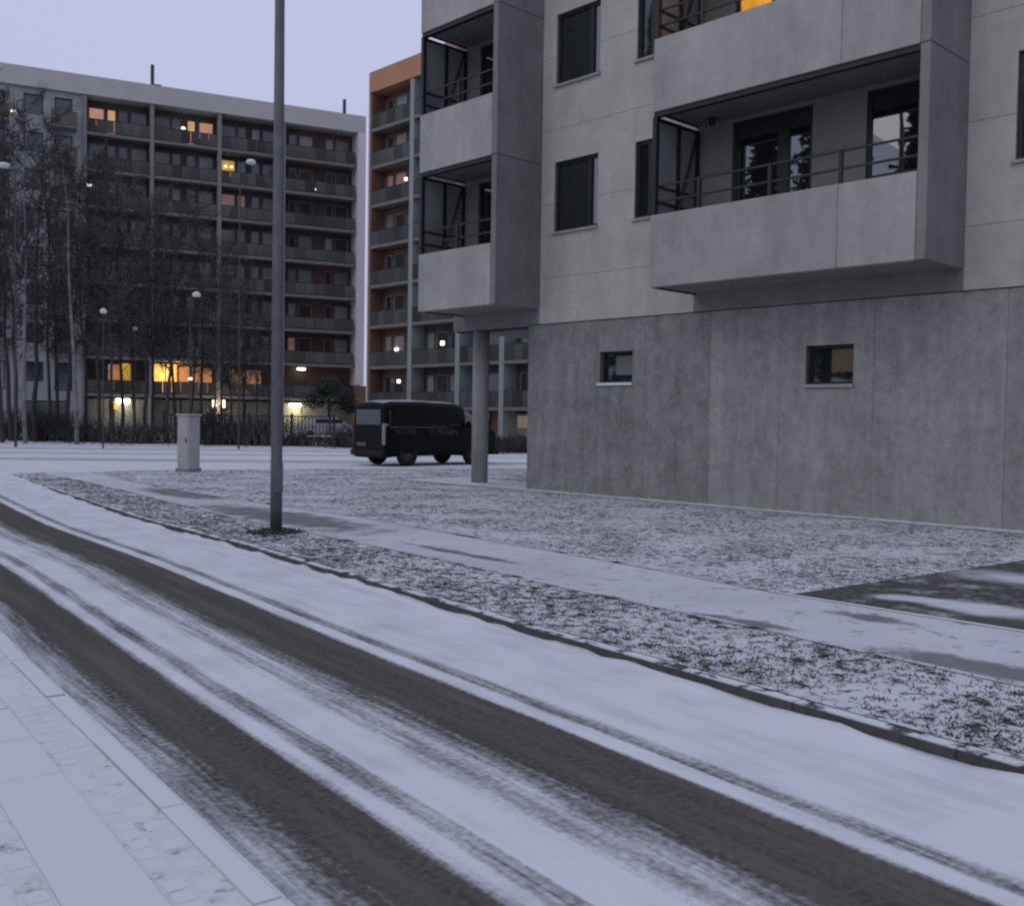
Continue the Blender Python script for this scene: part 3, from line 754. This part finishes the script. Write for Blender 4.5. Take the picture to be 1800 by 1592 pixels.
# local: x forward, y to the left; rear bumper at x = 0, near (right) side at y = -0.92 shifted so that the right side is y = 0
VW = 1.86; S = 1.05
def vsec(x, zb, zt, wb, wr, hood=False):
    """half section, y>0 side, from the sill to the roof centre"""
    belt = min(1.18, zt - .08)
    return [(x, wb * .9, zb), (x, wb, zb + .14), (x, wb * 1.01, .75), (x, wb, belt), (x, (wb + wr) / 2, (belt + zt) / 2 + .06), (x, wr, zt - .12), (x, wr - .1, zt - .02), (x, 0, zt + .015)]
secs = [(0.0, .3, 1.9, .86, .72), (.06, .26, 1.98, .91, .78), (.4, .3, 2.05, .93, .8), (1.6, .32, 2.07, .93, .81), (3.1, .32, 2.03, .93, .8), (3.5, .3, 1.95, .93, .77), (3.74, .28, 1.7, .93, .78), (4.05, .28, 1.4, .92, .8), (4.5, .28, 1.34, .91, .76), (4.88, .36, 1.2, .87, .7), (5.02, .44, .95, .82, .62)]
vb = MB()
rings = []
for s_ in secs:
    hsec = vsec(*s_); ring = [(p[0], p[1], p[2]) for p in hsec] + [(p[0], -p[1], p[2]) for p in hsec[-2::-1]]
    rings.append([len(vb.v) + i for i in range(len(ring))]); vb.v += [(p[0] * S * .96, p[1], p[2] * S) for p in ring]
for r0, r1 in zip(rings, rings[1:]):
    for i in range(len(r0) - 1): vb.f.append((r0[i], r1[i], r1[i + 1], r0[i + 1]))
    vb.f.append((r0[-1], r1[-1], r1[0], r0[0]))
vb.f.append(tuple(rings[0])); vb.f.append(tuple(rings[-1][::-1]))
van_off = Vector((0, VW / 2, 0))
def V(mb, name, mat, parent=None, **k):
    mb.v = [(x, y + VW / 2, z) for x, y, z in mb.v]
    return mb.build(name, mat, parent or van, **k)
body = V(vb, 'body', 'black_paint', fix=True)
sx_ = .96 * S
def side_quad(pts, side=-1, out=.012):
    """a slightly proud pane on the right side; pts (x, z) along the belt/roof taper"""
    m = MB(); b = len(m.v)
    def yy(z): 
        z /= S
        return .93 + (.775 - .93) * max(0, min(1, (z - 1.18) / (1.93 - 1.18)))
    for o in (out, -.02):
        for x, z in pts: m.v.append((x * sx_, side * (yy(z * S) + o), z * S))
    n_ = len(pts); m.f.append(tuple(range(n_))); m.f.append(tuple(range(2 * n_ - 1, n_ - 1, -1)))
    for i in range(n_): j = (i + 1) % n_; m.f.append((i, n_ + i, n_ + j, j))
    return m
for x0, x1 in ((.26, 1.42), (1.52, 2.58)):
    for sd in (-1, 1): V(side_quad([(x0, 1.3), (x1, 1.3), (x1, 1.8), (x0, 1.8)], sd), 'side_window', 'van_glass', fix=True)
for sd in (-1, 1): 
    dr = V(side_quad([(2.64, .5), (3.45, .5), (3.75, .95), (3.75, 1.26), (2.64, 1.26)], sd, .008), 'front_door', 'black_paint', fix=True)
    V(side_quad([(2.68, 1.3), (3.42, 1.3), (3.38, 1.8), (2.68, 1.8)], sd), 'door_window', 'van_glass', dr, fix=True)
    V(side_quad([(3.47, 1.34), (3.86, 1.34), (3.6, 1.76), (3.47, 1.78)], sd), 'quarter_window', 'quarter_glass', dr, fix=True)
    V(MB().box(2.7 * sx_, 2.82 * sx_, sd * .955 - .01, sd * .955 + .01, 1.1, 1.13), 'handle', 'trim', dr)
    V(MB().box(3.42 * sx_, 3.52 * sx_, sd * 1.06 - .09, sd * 1.06 + .09, 1.3, 1.52), 'mirror', 'black_paint', bevel=.02)
    V(MB().box(.18 * sx_, 2.62 * sx_, sd * .945 - .006, sd * .945 + .006, 1.285, 1.315), 'trim_strip', 'trim')
    V(MB().box(.18 * sx_, .2 * sx_, sd * .93 - .02, sd * .93 + .0, 1.3, 1.88), 'window_trim', 'trim')
    V(MB().box(-.014, .2, sd * .84 - .06, sd * .84 + .09, .7, 1.42), 'tail_lamp', 'tail' if sd < 0 else 'tail_dark', bevel=.03)  # near lamp is pale to paint in a reflection on the rounded corner
V(MB().box(-.02, .02, -.68, .68, 1.36, 1.86), 'rear_window', glass_dark('rear_glass', (.05, .055, .056), 1.6, .15), bevel=.015)
V(MB().box(-.1, .06, -.9, .9, .34, .54), 'rear_bumper', 'rubber', bevel=.03)
V(MB().box(-.03, -.005, .1, .62, .66, .77), 'number_plate', 'trim')
V(MB().box(4.75 * sx_, 5.1 * sx_, -.9, .9, .34, .58), 'front_bumper', 'rubber', bevel=.03)
ws = MB(); k = [(3.53, .68, 1.88), (3.53, -.68, 1.88), (4.03, -.78, 1.43), (4.03, .78, 1.43)]
ws.v = [(x * sx_ + .03, y, z * S + .03) for x, y, z in k] + [(x * sx_ - .02, y, z * S - .02) for x, y, z in k]
ws.f = [(0, 1, 2, 3), (7, 6, 5, 4), (0, 4, 5, 1), (1, 5, 6, 2), (2, 6, 7, 3), (3, 7, 4, 0)]
V(ws, 'windscreen', glass_dark('windscreen_glass', (.2, .2, .2), 1.6, .2), fix=True)
for yy in (-.62, .62): V(MB().box(4.93 * sx_, 5.04 * sx_, yy - .16, yy + .16, .72, .88), 'headlight', 'tail', bevel=.03)
sn = MB(); xs = [.1, .5, 1.6, 3.0, 3.35, 3.55]
for i, x in enumerate(xs):
    hz = [1.98, 2.05, 2.075, 2.04, 1.94, 1.78][i] * S; hw = .62 if i else .55
    sn.v += [(x * sx_, -hw - .1, hz - .07), (x * sx_, -hw, hz + .015), (x * sx_, 0, hz + .04 + .02 * rnd.random()), (x * sx_, hw, hz + .015), (x * sx_, hw + .1, hz - .07)]
for i in range(len(xs) - 1):
    for j in range(4): sn.f.append((i*5 + j, (i+1)*5 + j, (i+1)*5 + j + 1, i*5 + j + 1))
V(sn, 'roof_snow', pbr('thin_roof_snow', (.33, .33, .34), .9, .25, 5), fix=True, smooth=True)
for x in (.98, 3.85):
    for sd in (-1, 1):
        c = (x * sx_, sd * .82, .385)
        wl = V(MB().lathe([(.22, -.1), (.35, -.12), (.385, -.08), (.385, .08), (.35, .12), (.22, .1), (.22, -.1)], 24, c, 'Y'), 'wheel', 'rubber', fix=True, smooth=True)
        V(MB().lathe([(0, -.09), (.06, -.1), (.12, -.07), (.2, -.085), (.225, -.06), (.225, .06), (.2, .085), (0, .09)], 20, c, 'Y'), 'rim', 'rim', wl, fix=True)
        pass
# faded lettering on the side
def text(body_, size, parent, loc, rot, mat, name='lettering', depth=.004):
    cu = bpy.data.curves.new(name, 'FONT'); cu.body = body_; cu.size = size; cu.extrude = depth; cu.align_x = 'CENTER'
    tmp = bpy.data.objects.new('tmp_text', cu); COL.objects.link(tmp)
    bpy.context.view_layer.update()
    me = bpy.data.meshes.new_from_object(tmp.evaluated_get(bpy.context.evaluated_depsgraph_get()))
    bpy.data.objects.remove(tmp); me.materials.clear(); me.materials.append(M[mat]); me.name = name
    o = link(bpy.data.objects.new(name, me), parent); o.location = loc; o.rotation_euler = rot; return o
text('TATTEX', .25, van, (.82, -.944 + VW / 2, 1.06), (R(90), 0, 0), 'letter')
text('D. MOSON', .25, van, (2.45, -.952 + VW / 2, 1.06), (R(90), 0, 0), 'letter')

# ------------------------------------------------------------------ street furniture
pole = root('street_lamp', (-3.22, 14.0, 0), R(40), 'tall galvanised lamp post on the verge, rising out of the picture', 'lamp post')
MB().lathe([(.0, 0), (.082, 0), (.08, 1.0), (.078, 1.02), (.077, 3), (.06, 9.2), (.0, 9.2)], 20).build('pole', 'galv', pole, smooth=True)
bp = MB().box(-.17, .17, -.17, .17, -.02, .022).build('base_plate', 'galv_dark', pole, bevel=.006)
for x in (-.13, .13):
    for y in (-.13, .13): MB().lathe([(0, .022), (.022, .022), (.022, .06), (0, .06)], 6, (x, y, 0)).build('bolt', 'galv_dark', bp)
MB().box(-.05, .05, -.103, -.07, .55, .95).build('hatch', 'galv', pole, bevel=.006)
MB().path([(0, 0, 9.1), (.1, 0, 9.6), (.5, 0, 9.85), (1.2, 0, 9.9)], [.05, .045, .04, .035], 10).build('arm', 'galv', pole)
MB().box(1.1, 1.8, -.14, .14, 9.84, 9.98).build('lamp_head', 'galv', pole, bevel=.03)
ft = MB()
for i in range(420):
    a = rnd.uniform(0, 2 * pi); r = rnd.uniform(.08, .4); l = rnd.uniform(.015, .05); x, y = cos(a) * r, sin(a) * r; b2 = rnd.uniform(0, 2 * pi); k = len(ft.v)
    ft.v += [(x - .012, y, 0), (x + .012, y + .01, 0), (x + cos(b2) * .05, y + sin(b2) * .05, l)]; ft.f.append((k, k+1, k+2))
tf = ft.build('base_grass', 'grassb'); tf.location = (-3.22, 14.0, 0); tag(tf, 'ring of dark frozen grass round the foot of the tall lamp post', 'grass', kind='stuff')

cab = root('utility_cabinet', (-8.98, 28.35, 0), R(-30), 'pale grey utility cabinet standing alone where the path meets the cross street', 'cabinet')
MB().box(-.2, .26, -.2, .2, .1, 1.55).build('body', 'cab', cab, bevel=.012)
MB().box(-.23, .29, -.23, .23, -.1, .12).build('plinth', 'apron', cab, bevel=.01)
MB().box(-.235, .295, -.235, .235, 1.55, 1.6).build('lid', 'cab', cab, bevel=.012)
MB().box(-.212, -.2, -.17, .17, .18, 1.5).build('side_panel', 'cab_side', cab)
dr = MB().box(-.17, .23, -.214, -.2, .18, 1.5).build('door', 'cab', cab, bevel=.004)
MB().box(.15, .18, -.235, -.214, .8, .95).build('handle', 'galv_dark', dr)

def at(px, Y): return ((px - 900) / 1800. * Y, Y)
def lamp(px, Y, h, arm, label, r=.06, head=.2, group='street lamps among the trees'):
    x, y = at(px, Y)
    r *= .75; head *= .78
    o = root('street_lamp', (x, y, 0), 0, label, 'lamp post', group)
    MB().lathe([(0, 0), (r * 1.25, 0), (r, 1.2), (r * .7, h), (0, h)], 8).build('pole', 'galv_dark', o)
    if arm: MB().path([(0, 0, h - .05), (arm * .5, 0, h + .1), (arm, 0, h + .12)], [r * .7, r * .6, r * .6], 6).build('arm', 'galv', o)
    MB().lathe([(0, -.1), (head * .8, -.08), (head, .0), (head * .75, .1), (0, .16)], 12, (arm, 0, h + .12)).build('lamp_shade', 'lamp_white', o, smooth=True)
    return o
lamp(333, 46, 6.8, .28, 'short lamp post with round white shade rising behind the utility cabinet', .05, .25)
lamp(181, 46, 6.0, 0, 'short lamp post with globe shade deep among the dark trees', .045, .2)
lamp(237, 54, 5.9, 0, 'farther globe lamp post, its shade just above the lit lobby', .04, .17)
lamp(419, 48, 13.2, .5, 'high lamp post with small white shade in front of the yellow window', .06, .3)
lamp(27, 46, 12.4, -.5, 'high lamp post with flat white shade at the left edge of the picture', .07, .36)

bench = root('bench', (-9.9, 53.0, .03), R(8), 'low dark bench with snow lying on its seat, across the street left of the van', 'bench')
sl_ = MB().box(-.75, .75, -.25, .25, .42, .48).build('seat', 'galv_dark', bench)
MB().box(-.74, .74, -.24, .24, .48, .55).build('snow', 'snowcap', bench, bevel=.03)
for x in (-.6, .6): MB().box(x - .05, x + .05, -.22, .22, 0, .42).build('leg', 'galv_dark', bench)

# snow covered car in front of the far block
car = root('parked_car', (-12.6, 69, 0), R(30), 'pale snow covered car parked below the far block, left of the van', 'car')
cb = MB(); prof = [(-2.1, .35), (-2.15, .8), (-1.9, .98), (-1.2, 1.05), (-.7, 1.45), (.6, 1.48), (1.4, 1.02), (2.1, .9), (2.15, .4)]
n_ = len(prof)
for y in (-.82, .82): cb.v += [(x, y * (.86 if z > 1.2 else 1), z) for x, z in prof]
cb.f = [tuple(range(n_)), tuple(range(2*n_ - 1, n_ - 1, -1))] + [(i, (i+1) % n_, n_ + (i+1) % n_, n_ + i) for i in range(n_)]
cb.build('body', 'car_white', car, fix=True)
for y in (-.72, .72):
    MB().box(-.9, .95, y - .055 * (1 if y < 0 else -1) - .02, y - .055 * (1 if y < 0 else -1) + .02, 1.08, 1.38).build('side_window', 'van_glass', car)
    for x in (-1.35, 1.35): MB().lathe([(0, -.1), (.3, -.1), (.32, 0), (.3, .1), (0, .1)], 14, (x, y * 1.08, .32), 'Y').build('wheel', 'rubber', car)
MB().box(-.65, .55, -.62, .62, 1.46, 1.56).build('roof_snow', 'snowcap', car, bevel=.04)

# railing fence in front of the far block
fnc = root('railing_fence', (-19.4, 57, .03), R(3), 'dark upright-bar fence in front of the far block, behind the utility cabinet', 'fence')
fl = 9.4
fr_ = MB().box(0, fl, -.02, .02, 1.5, 1.56).box(0, fl, -.02, .02, .15, .2).build('rail', 'fence', fnc)
barm = MB().box(-.022, .022, -.022, .022, 0, 1.5); postm = MB().box(-.06, .06, -.06, .06, 0, 1.7)
for i in range(48): shared('bar', lambda: barm, 'bar', 'fence', fnc, (i * .2, 0, .05))
for i in range(5): shared('post', lambda: postm, 'post', 'fence', fnc, (i * 2.35, .05, 0))

# ------------------------------------------------------------------ trees
def grow(seed, h, spread, lev=3, r0=.1, start=.25, n1=16, n2=7, n3=5, fork=False, droop=.1):
    rg = random.Random(seed); tr = MB(); br = MB()
    pts = []; x = y = 0.
    N = 9
    for i in range(N + 1):
        f = i / N; pts.append(Vector((x, y, h * f))); x += rg.gauss(0, .007 * h); y += rg.gauss(0, .007 * h)
    rad = [r0 * (1 - .93 * i / N) for i in range(N + 1)]
    tr.path(pts, rad, 7)
    if fork:
        q = pts[3]; d = Vector((rg.uniform(-.3, .3), rg.uniform(-.3, .3), 1)).normalized(); p2 = [q]
        for i in range(5): p2.append(p2[-1] + d * h * .12 + Vector((rg.gauss(0, .1), rg.gauss(0, .1), 0)))
        tr.path(p2, [r0 * .6 * (1 - .17 * i) for i in range(6)], 6)
    def twig(p, d, L, r, lv):
        seg = 3 if lv < 3 else 2; q = p; dd = d.copy(); mids = []
        for i in range(seg):
            nq = q + dd * (L / seg); br.tube(q, nq, r * (1 - .3 * i), r * (1 - .3 * (i + 1)), 3, False); mids.append((q, nq, dd.copy()))
            q = nq; dd = (dd + Vector((rg.gauss(0, .16), rg.gauss(0, .16), rg.gauss(.1, .14) - (droop if lv > 1 else 0)))).normalized()
        if lv < lev:
            for i in range(n2 if lv == 1 else n3):
                a, b, e = mids[rg.randrange(len(mids))]; s_ = a.lerp(b, rg.random())
                nd = (e * .7 + Vector((rg.gauss(0, .55), rg.gauss(0, .55), rg.gauss(.2, .4)))).normalized()
                twig(s_, nd, L * rg.uniform(.38, .62), max(.0115, r * .5), lv + 1)
    for i in range(n1):
        f = start + (1 - start) * ((i + rg.random()) / n1); z = f * N; k = min(N - 1, int(z)); p = pts[k].lerp(pts[k + 1], z - k)
        a = rg.uniform(0, 2 * pi); up = rg.uniform(.35, 1.1)
        d = Vector((cos(a), sin(a), up)).normalized()
        twig(p, d, spread * h * (1 - f * .6) * rg.uniform(.6, 1.1), max(.016, r0 * .27 * (1 - f * .6)), 1)
    a = tr.build('trunk', 'bark'); b = br.build('crown', 'twig')
    da, db = a.data, b.data; bpy.data.objects.remove(a); bpy.data.objects.remove(b)
    return da, db
protos = [grow(11, 10, .26, 3, .085, .3, 22, 8, 5), grow(12, 10, .3, 3, .09, .27, 22, 8, 5, True), grow(13, 10, .2, 3, .07, .42, 20, 8, 6), grow(14, 10, .28, 3, .08, .25, 24, 8, 5), grow(15, 10, .33, 3, .08, .26, 24, 8, 5, True), grow(16, 10, .17, 3, .07, .5, 14, 7, 5)]
birch = protos[2][0].copy(); birch.materials.clear(); birch.materials.append(M['bark_pale'])
ordw = ['first', 'second', 'third', 'fourth', 'fifth', 'sixth', 'seventh', 'eighth', 'ninth', 'tenth', 'eleventh', 'twelfth', 'thirteenth', 'fourteenth', 'fifteenth', 'sixteenth', 'seventeenth', 'eighteenth', 'nineteenth', 'twentieth',
        'twenty-first', 'twenty-second', 'twenty-third', 'twenty-fourth', 'twenty-fifth', 'twenty-sixth', 'twenty-seventh', 'twenty-eighth', 'twenty-ninth', 'thirtieth', 'thirty-first', 'thirty-second']
spec = [(-30, 54, 17.5, 1), (4, 53, 17.5, 5), (20, 56, 17.5, 0), (30, 60, 16.5, 3), (44, 52, 17.3, 2), (62, 55, 17.2, 0), (88, 58, 16.6, 5), (100, 59, 15.4, 3), (116, 56, 15.4, 4), (134, 52, 15.2, 2), (152, 57, 14.6, 4), (176, 55, 14.2, 0), (198, 53, 13.8, 3), (214, 58, 14.4, 1), (238, 56, 14, 4),
        (256, 54, 13.2, 0), (268, 60, 14, 4), (294, 55, 12.6, 1), (310, 58, 13, 4), (336, 56, 12, 3), (352, 58, 12, 0), (370, 54, 10.4, 1), (388, 57, 10.8, 4), (406, 55, 9.6, 3), (428, 58, 9.2, 1), (450, 57, 8, 4), (474, 60, 7.5, 3)]
for i, (px, Y, h, p) in enumerate(spec):
    x, y = at(px, Y)
    look = {0: 'slender bare tree', 1: 'forked bare tree', 2: 'pale barked birch', 3: 'bushy bare tree', 4: 'wide forked bare tree', 5: 'tall thin bare tree'}[p]
    o = root('bare_tree', (x, y, -.05), rnd.uniform(0, 6.28), f'{look}, {ordw[i]} from the left in the thicket before the long block', 'tree', 'bare trees in front of the long block')
    s_ = h / 10; o.scale = (s_ * rnd.uniform(.85, 1.1), s_ * rnd.uniform(.85, 1.1), s_)
    o.rotation_euler[0] = rnd.gauss(0, .02); o.rotation_euler[1] = rnd.gauss(0, .03)
    link(bpy.data.objects.new('trunk', birch if p == 2 else protos[p][0]), o); link(bpy.data.objects.new('crown', protos[p][1]), o)

# low brush along the far edge of the street
def brush(seed, h, wd, n=150):
    rg = random.Random(seed); b = MB()
    for i in range(n):
        x, y = rg.gauss(0, wd * .4), rg.gauss(0, wd * .25); d = Vector((rg.gauss(0, .35), rg.gauss(0, .35), 1)).normalized(); L = h * rg.uniform(.4, 1.05)
        p = Vector((x, y, 0)); q = p + d * L * .6; q2 = q + (d + Vector((rg.gauss(0, .3), rg.gauss(0, .3), 0))).normalized() * L * .4
        b.tube(p, q, .022, .016, 3, False); b.tube(q, q2, .016, .008, 3, False)
        for k in range(3):
            e = (d + Vector((rg.gauss(0, .7), rg.gauss(0, .7), .1))).normalized(); s_ = p.lerp(q2, rg.uniform(.25, .9)); b.tube(s_, s_ + e * L * .3, .012, .006, 3, False)
    o = b.build('twigs', 'twig'); d = o.data; bpy.data.objects.remove(o); return d
bm3 = [brush(31, 1.6, 1.6), brush(32, 1.1, 1.8), brush(33, 2.2, 1.3)]
shr = [(-10, 60, 1), (24, 58, 0), (66, 57, 1), (100, 56, 0), (132, 55, 1), (152, 55, 0), (188, 54.5, 1), (222, 54, 1), (262, 53.5, 1), (372, 53, 2), (384, 52.6, 0), (412, 53, 1), (436, 52.6, 1), (462, 53, 0), (508, 53, 1), (530, 53, 1), (612, 52, 0), (630, 52, 1), (598, 53, 1), (885, 48, 1), (903, 48, 1), (921, 48, 1), (870, 48, 1)]
cnt = {}
for i, (px, Y, k) in enumerate(shr):
    x, y = at(px, Y)
    grp = ('bare shrubs along the far side of the street', 'low bare shrub in the brush under the trees') if px < 480 else (('low shrubs left of the van', 'knee-high shrub between lamp post and van') if px < 700 else ('hedge shrubs behind the column', 'low dark shrub between column and wall'))
    cnt[grp[0]] = cnt.get(grp[0], -1) + 1
    o = root('shrub', (x, y, 0), rnd.uniform(0, 6), grp[1] + f', {ordw[cnt[grp[0]]]} from the left', 'shrub', grp[0])
    s_ = rnd.uniform(.85, 1.2); o.scale = (s_, s_, s_ * (.75 if px > 480 else 1)); tag(link(bpy.data.objects.new('twigs', bm3[k]), o), kind='stuff')

# small round-headed dark tree left of the van
def needles(seed, n, shape, size):
    rg = random.Random(seed); b = MB()
    for i in range(n):
        c = shape(rg); a = Vector((rg.gauss(0, 1), rg.gauss(0, 1), rg.gauss(0, .6))).normalized(); e = a.orthogonal().normalized(); L = size * rg.uniform(.6, 1.4)
        p0 = c + a * L; p1 = c - a * L + e * L * .25; p2 = c - a * L - e * L * .25; k = len(b.v)
        b.v += [tuple(p0), tuple(p1), tuple(p2)]; b.f.append((k, k+1, k+2))
    return b
def ball(rg):
    while True:
        v = Vector((rg.uniform(-1, 1), rg.uniform(-1, 1), rg.uniform(-1, 1)))
        if v.length < 1: break
    c, q = ((0, 0, 2.7, .95), (.85, .2, 2.45, .6), (-.8, -.2, 2.5, .65), (.25, -.3, 3.25, .55), (-.35, .3, 3.1, .5), (1.15, -.1, 2.1, .35))[rg.randrange(6)][:3], 0
    q = (.95, .6, .65, .55, .5, .35)[((0, 0, 2.7), (.85, .2, 2.45), (-.8, -.2, 2.5), (.25, -.3, 3.25), (-.35, .3, 3.1), (1.15, -.1, 2.1)).index(c)]
    return Vector(c) + v * q * rg.uniform(.7, 1.15)
x, y = at(578, 55)
yt = root('small_tree', (x, y, 0), 0, 'small dark round-headed tree between the lamp post and the van', 'tree')
MB().path([(0, 0, 0), (.05, 0, 1), (0, .05, 2.2), (.03, 0, 3)], [.09, .075, .06, .03], 7).build('trunk', 'bark', yt)
needles(3, 1900, ball, .13).build('crown', 'needle', yt)

# tall pines across the road, mirrored in the balcony glass
for i, (lat, off, h) in enumerate(((4, 37, 18), (9.5, 40, 16), (13, 36, 20), (19, 39, 17), (26, 37, 19), (31, 41, 18), (36, 38, 20))):
    p = Vector((.34, 23.3, 0)) + Vector((-.6909, .7229, 0)) * lat + Vector((-.7229, -.6909, 0)) * off
    o = root('pine_tree', (p.x, p.y, -.1), i, ['tall', 'shorter', 'tallest', 'stout', 'slim', 'dense', 'far'][i] + ' dark pine on the camera side, mirrored in the balcony glass', 'tree', 'pines mirrored in the windows')
    if i < 1:
        def cone(rg):
            z = rg.random() ** .8; tier = (z * 13) % 1; r = (1 - z) * 2.7 * (.35 + .65 * (1 - tier)) * sqrt(rg.random()); a = rg.uniform(0, 2 * pi); return Vector((r * cos(a), r * sin(a), 2.5 + z * 15.5))
        tk = MB().path([(0, 0, 0), (0, 0, 9), (0, 0, 18)], [.24, .15, .03], 8).build('trunk', 'bark', o); cr = needles(9, 4200, cone, .4).build('crown', 'needle', o); pd = (tk.data, cr.data)
    else:
        link(bpy.data.objects.new('trunk', pd[0]), o); link(bpy.data.objects.new('crown', pd[1]), o)
    o.scale = (h / 13, h / 13, h / 12)

# ------------------------------------------------------------------ frozen grass poking through the snow
def inside(pt, poly):
    x, y = pt; c = False; j = len(poly) - 1
    for i in range(len(poly)):
        if (poly[i][1] > y) != (poly[j][1] > y) and x < (poly[j][0] - poly[i][0]) * (y - poly[i][1]) / (poly[j][1] - poly[i][1]) + poly[i][0]: c = not c
        j = i
    return c
def tufts(name, poly, x0, x1, y0, y1, tries, hmin, hmax, label, seed, clump=2.0, thr=.0):
    rg = random.Random(seed); b = MB()
    for _ in range(tries):
        # denser towards the camera
        y = y0 + (y1 - y0) * rg.random() ** 1.7; x = rg.uniform(x0, x1)
        if abs(x) > y * .56 + .6 or not inside((x, y), poly): continue
        cl = sin(x * clump + 1.3 * sin(y * 1.7)) + cos(y * clump * 1.3 + 2 * sin(x * .9)) + rg.gauss(0, 1.3)
        if cl < thr: continue
        for q in range(rg.randint(3, 6)):
            a = rg.uniform(0, 2 * pi); L = rg.uniform(hmin, hmax); lean = rg.uniform(.5, 1.5); bx, by = x + rg.gauss(0, .018), y + rg.gauss(0, .018); wv = .006 + .002 * rg.random()
            ca, sa = cos(a), sin(a); k = len(b.v)
            b.v += [(bx - sa * wv, by + ca * wv, -.005), (bx + sa * wv, by - ca * wv, -.005), (bx + ca * L * lean, by + sa * L * lean, L * .6)]; b.f.append((k, k+1, k+2))
    o = b.build(name, 'grassb'); tag(o, label, 'grass', kind='stuff'); return o
vp = [(p.x, p.y) for p in inner] + path_near[::-1]
tufts('verge_grass', vp, -12, 6, 3.5, 25, 150000, .012, .032, 'dark frozen grass blades poking through thin snow on the verge', 4, 2.6, -.9)
lp_ = path_far[:8] + [(5.73, 11.9), (7.6, 15.0), (0, 22.9)] + lawn_edge[::-1]
tufts('lawn_grass', lp_, -11, 8, 9.6, 33, 80000, .012, .028, 'sparse frozen grass blades in the snow before the concrete wall', 5, 2.2, -.2)
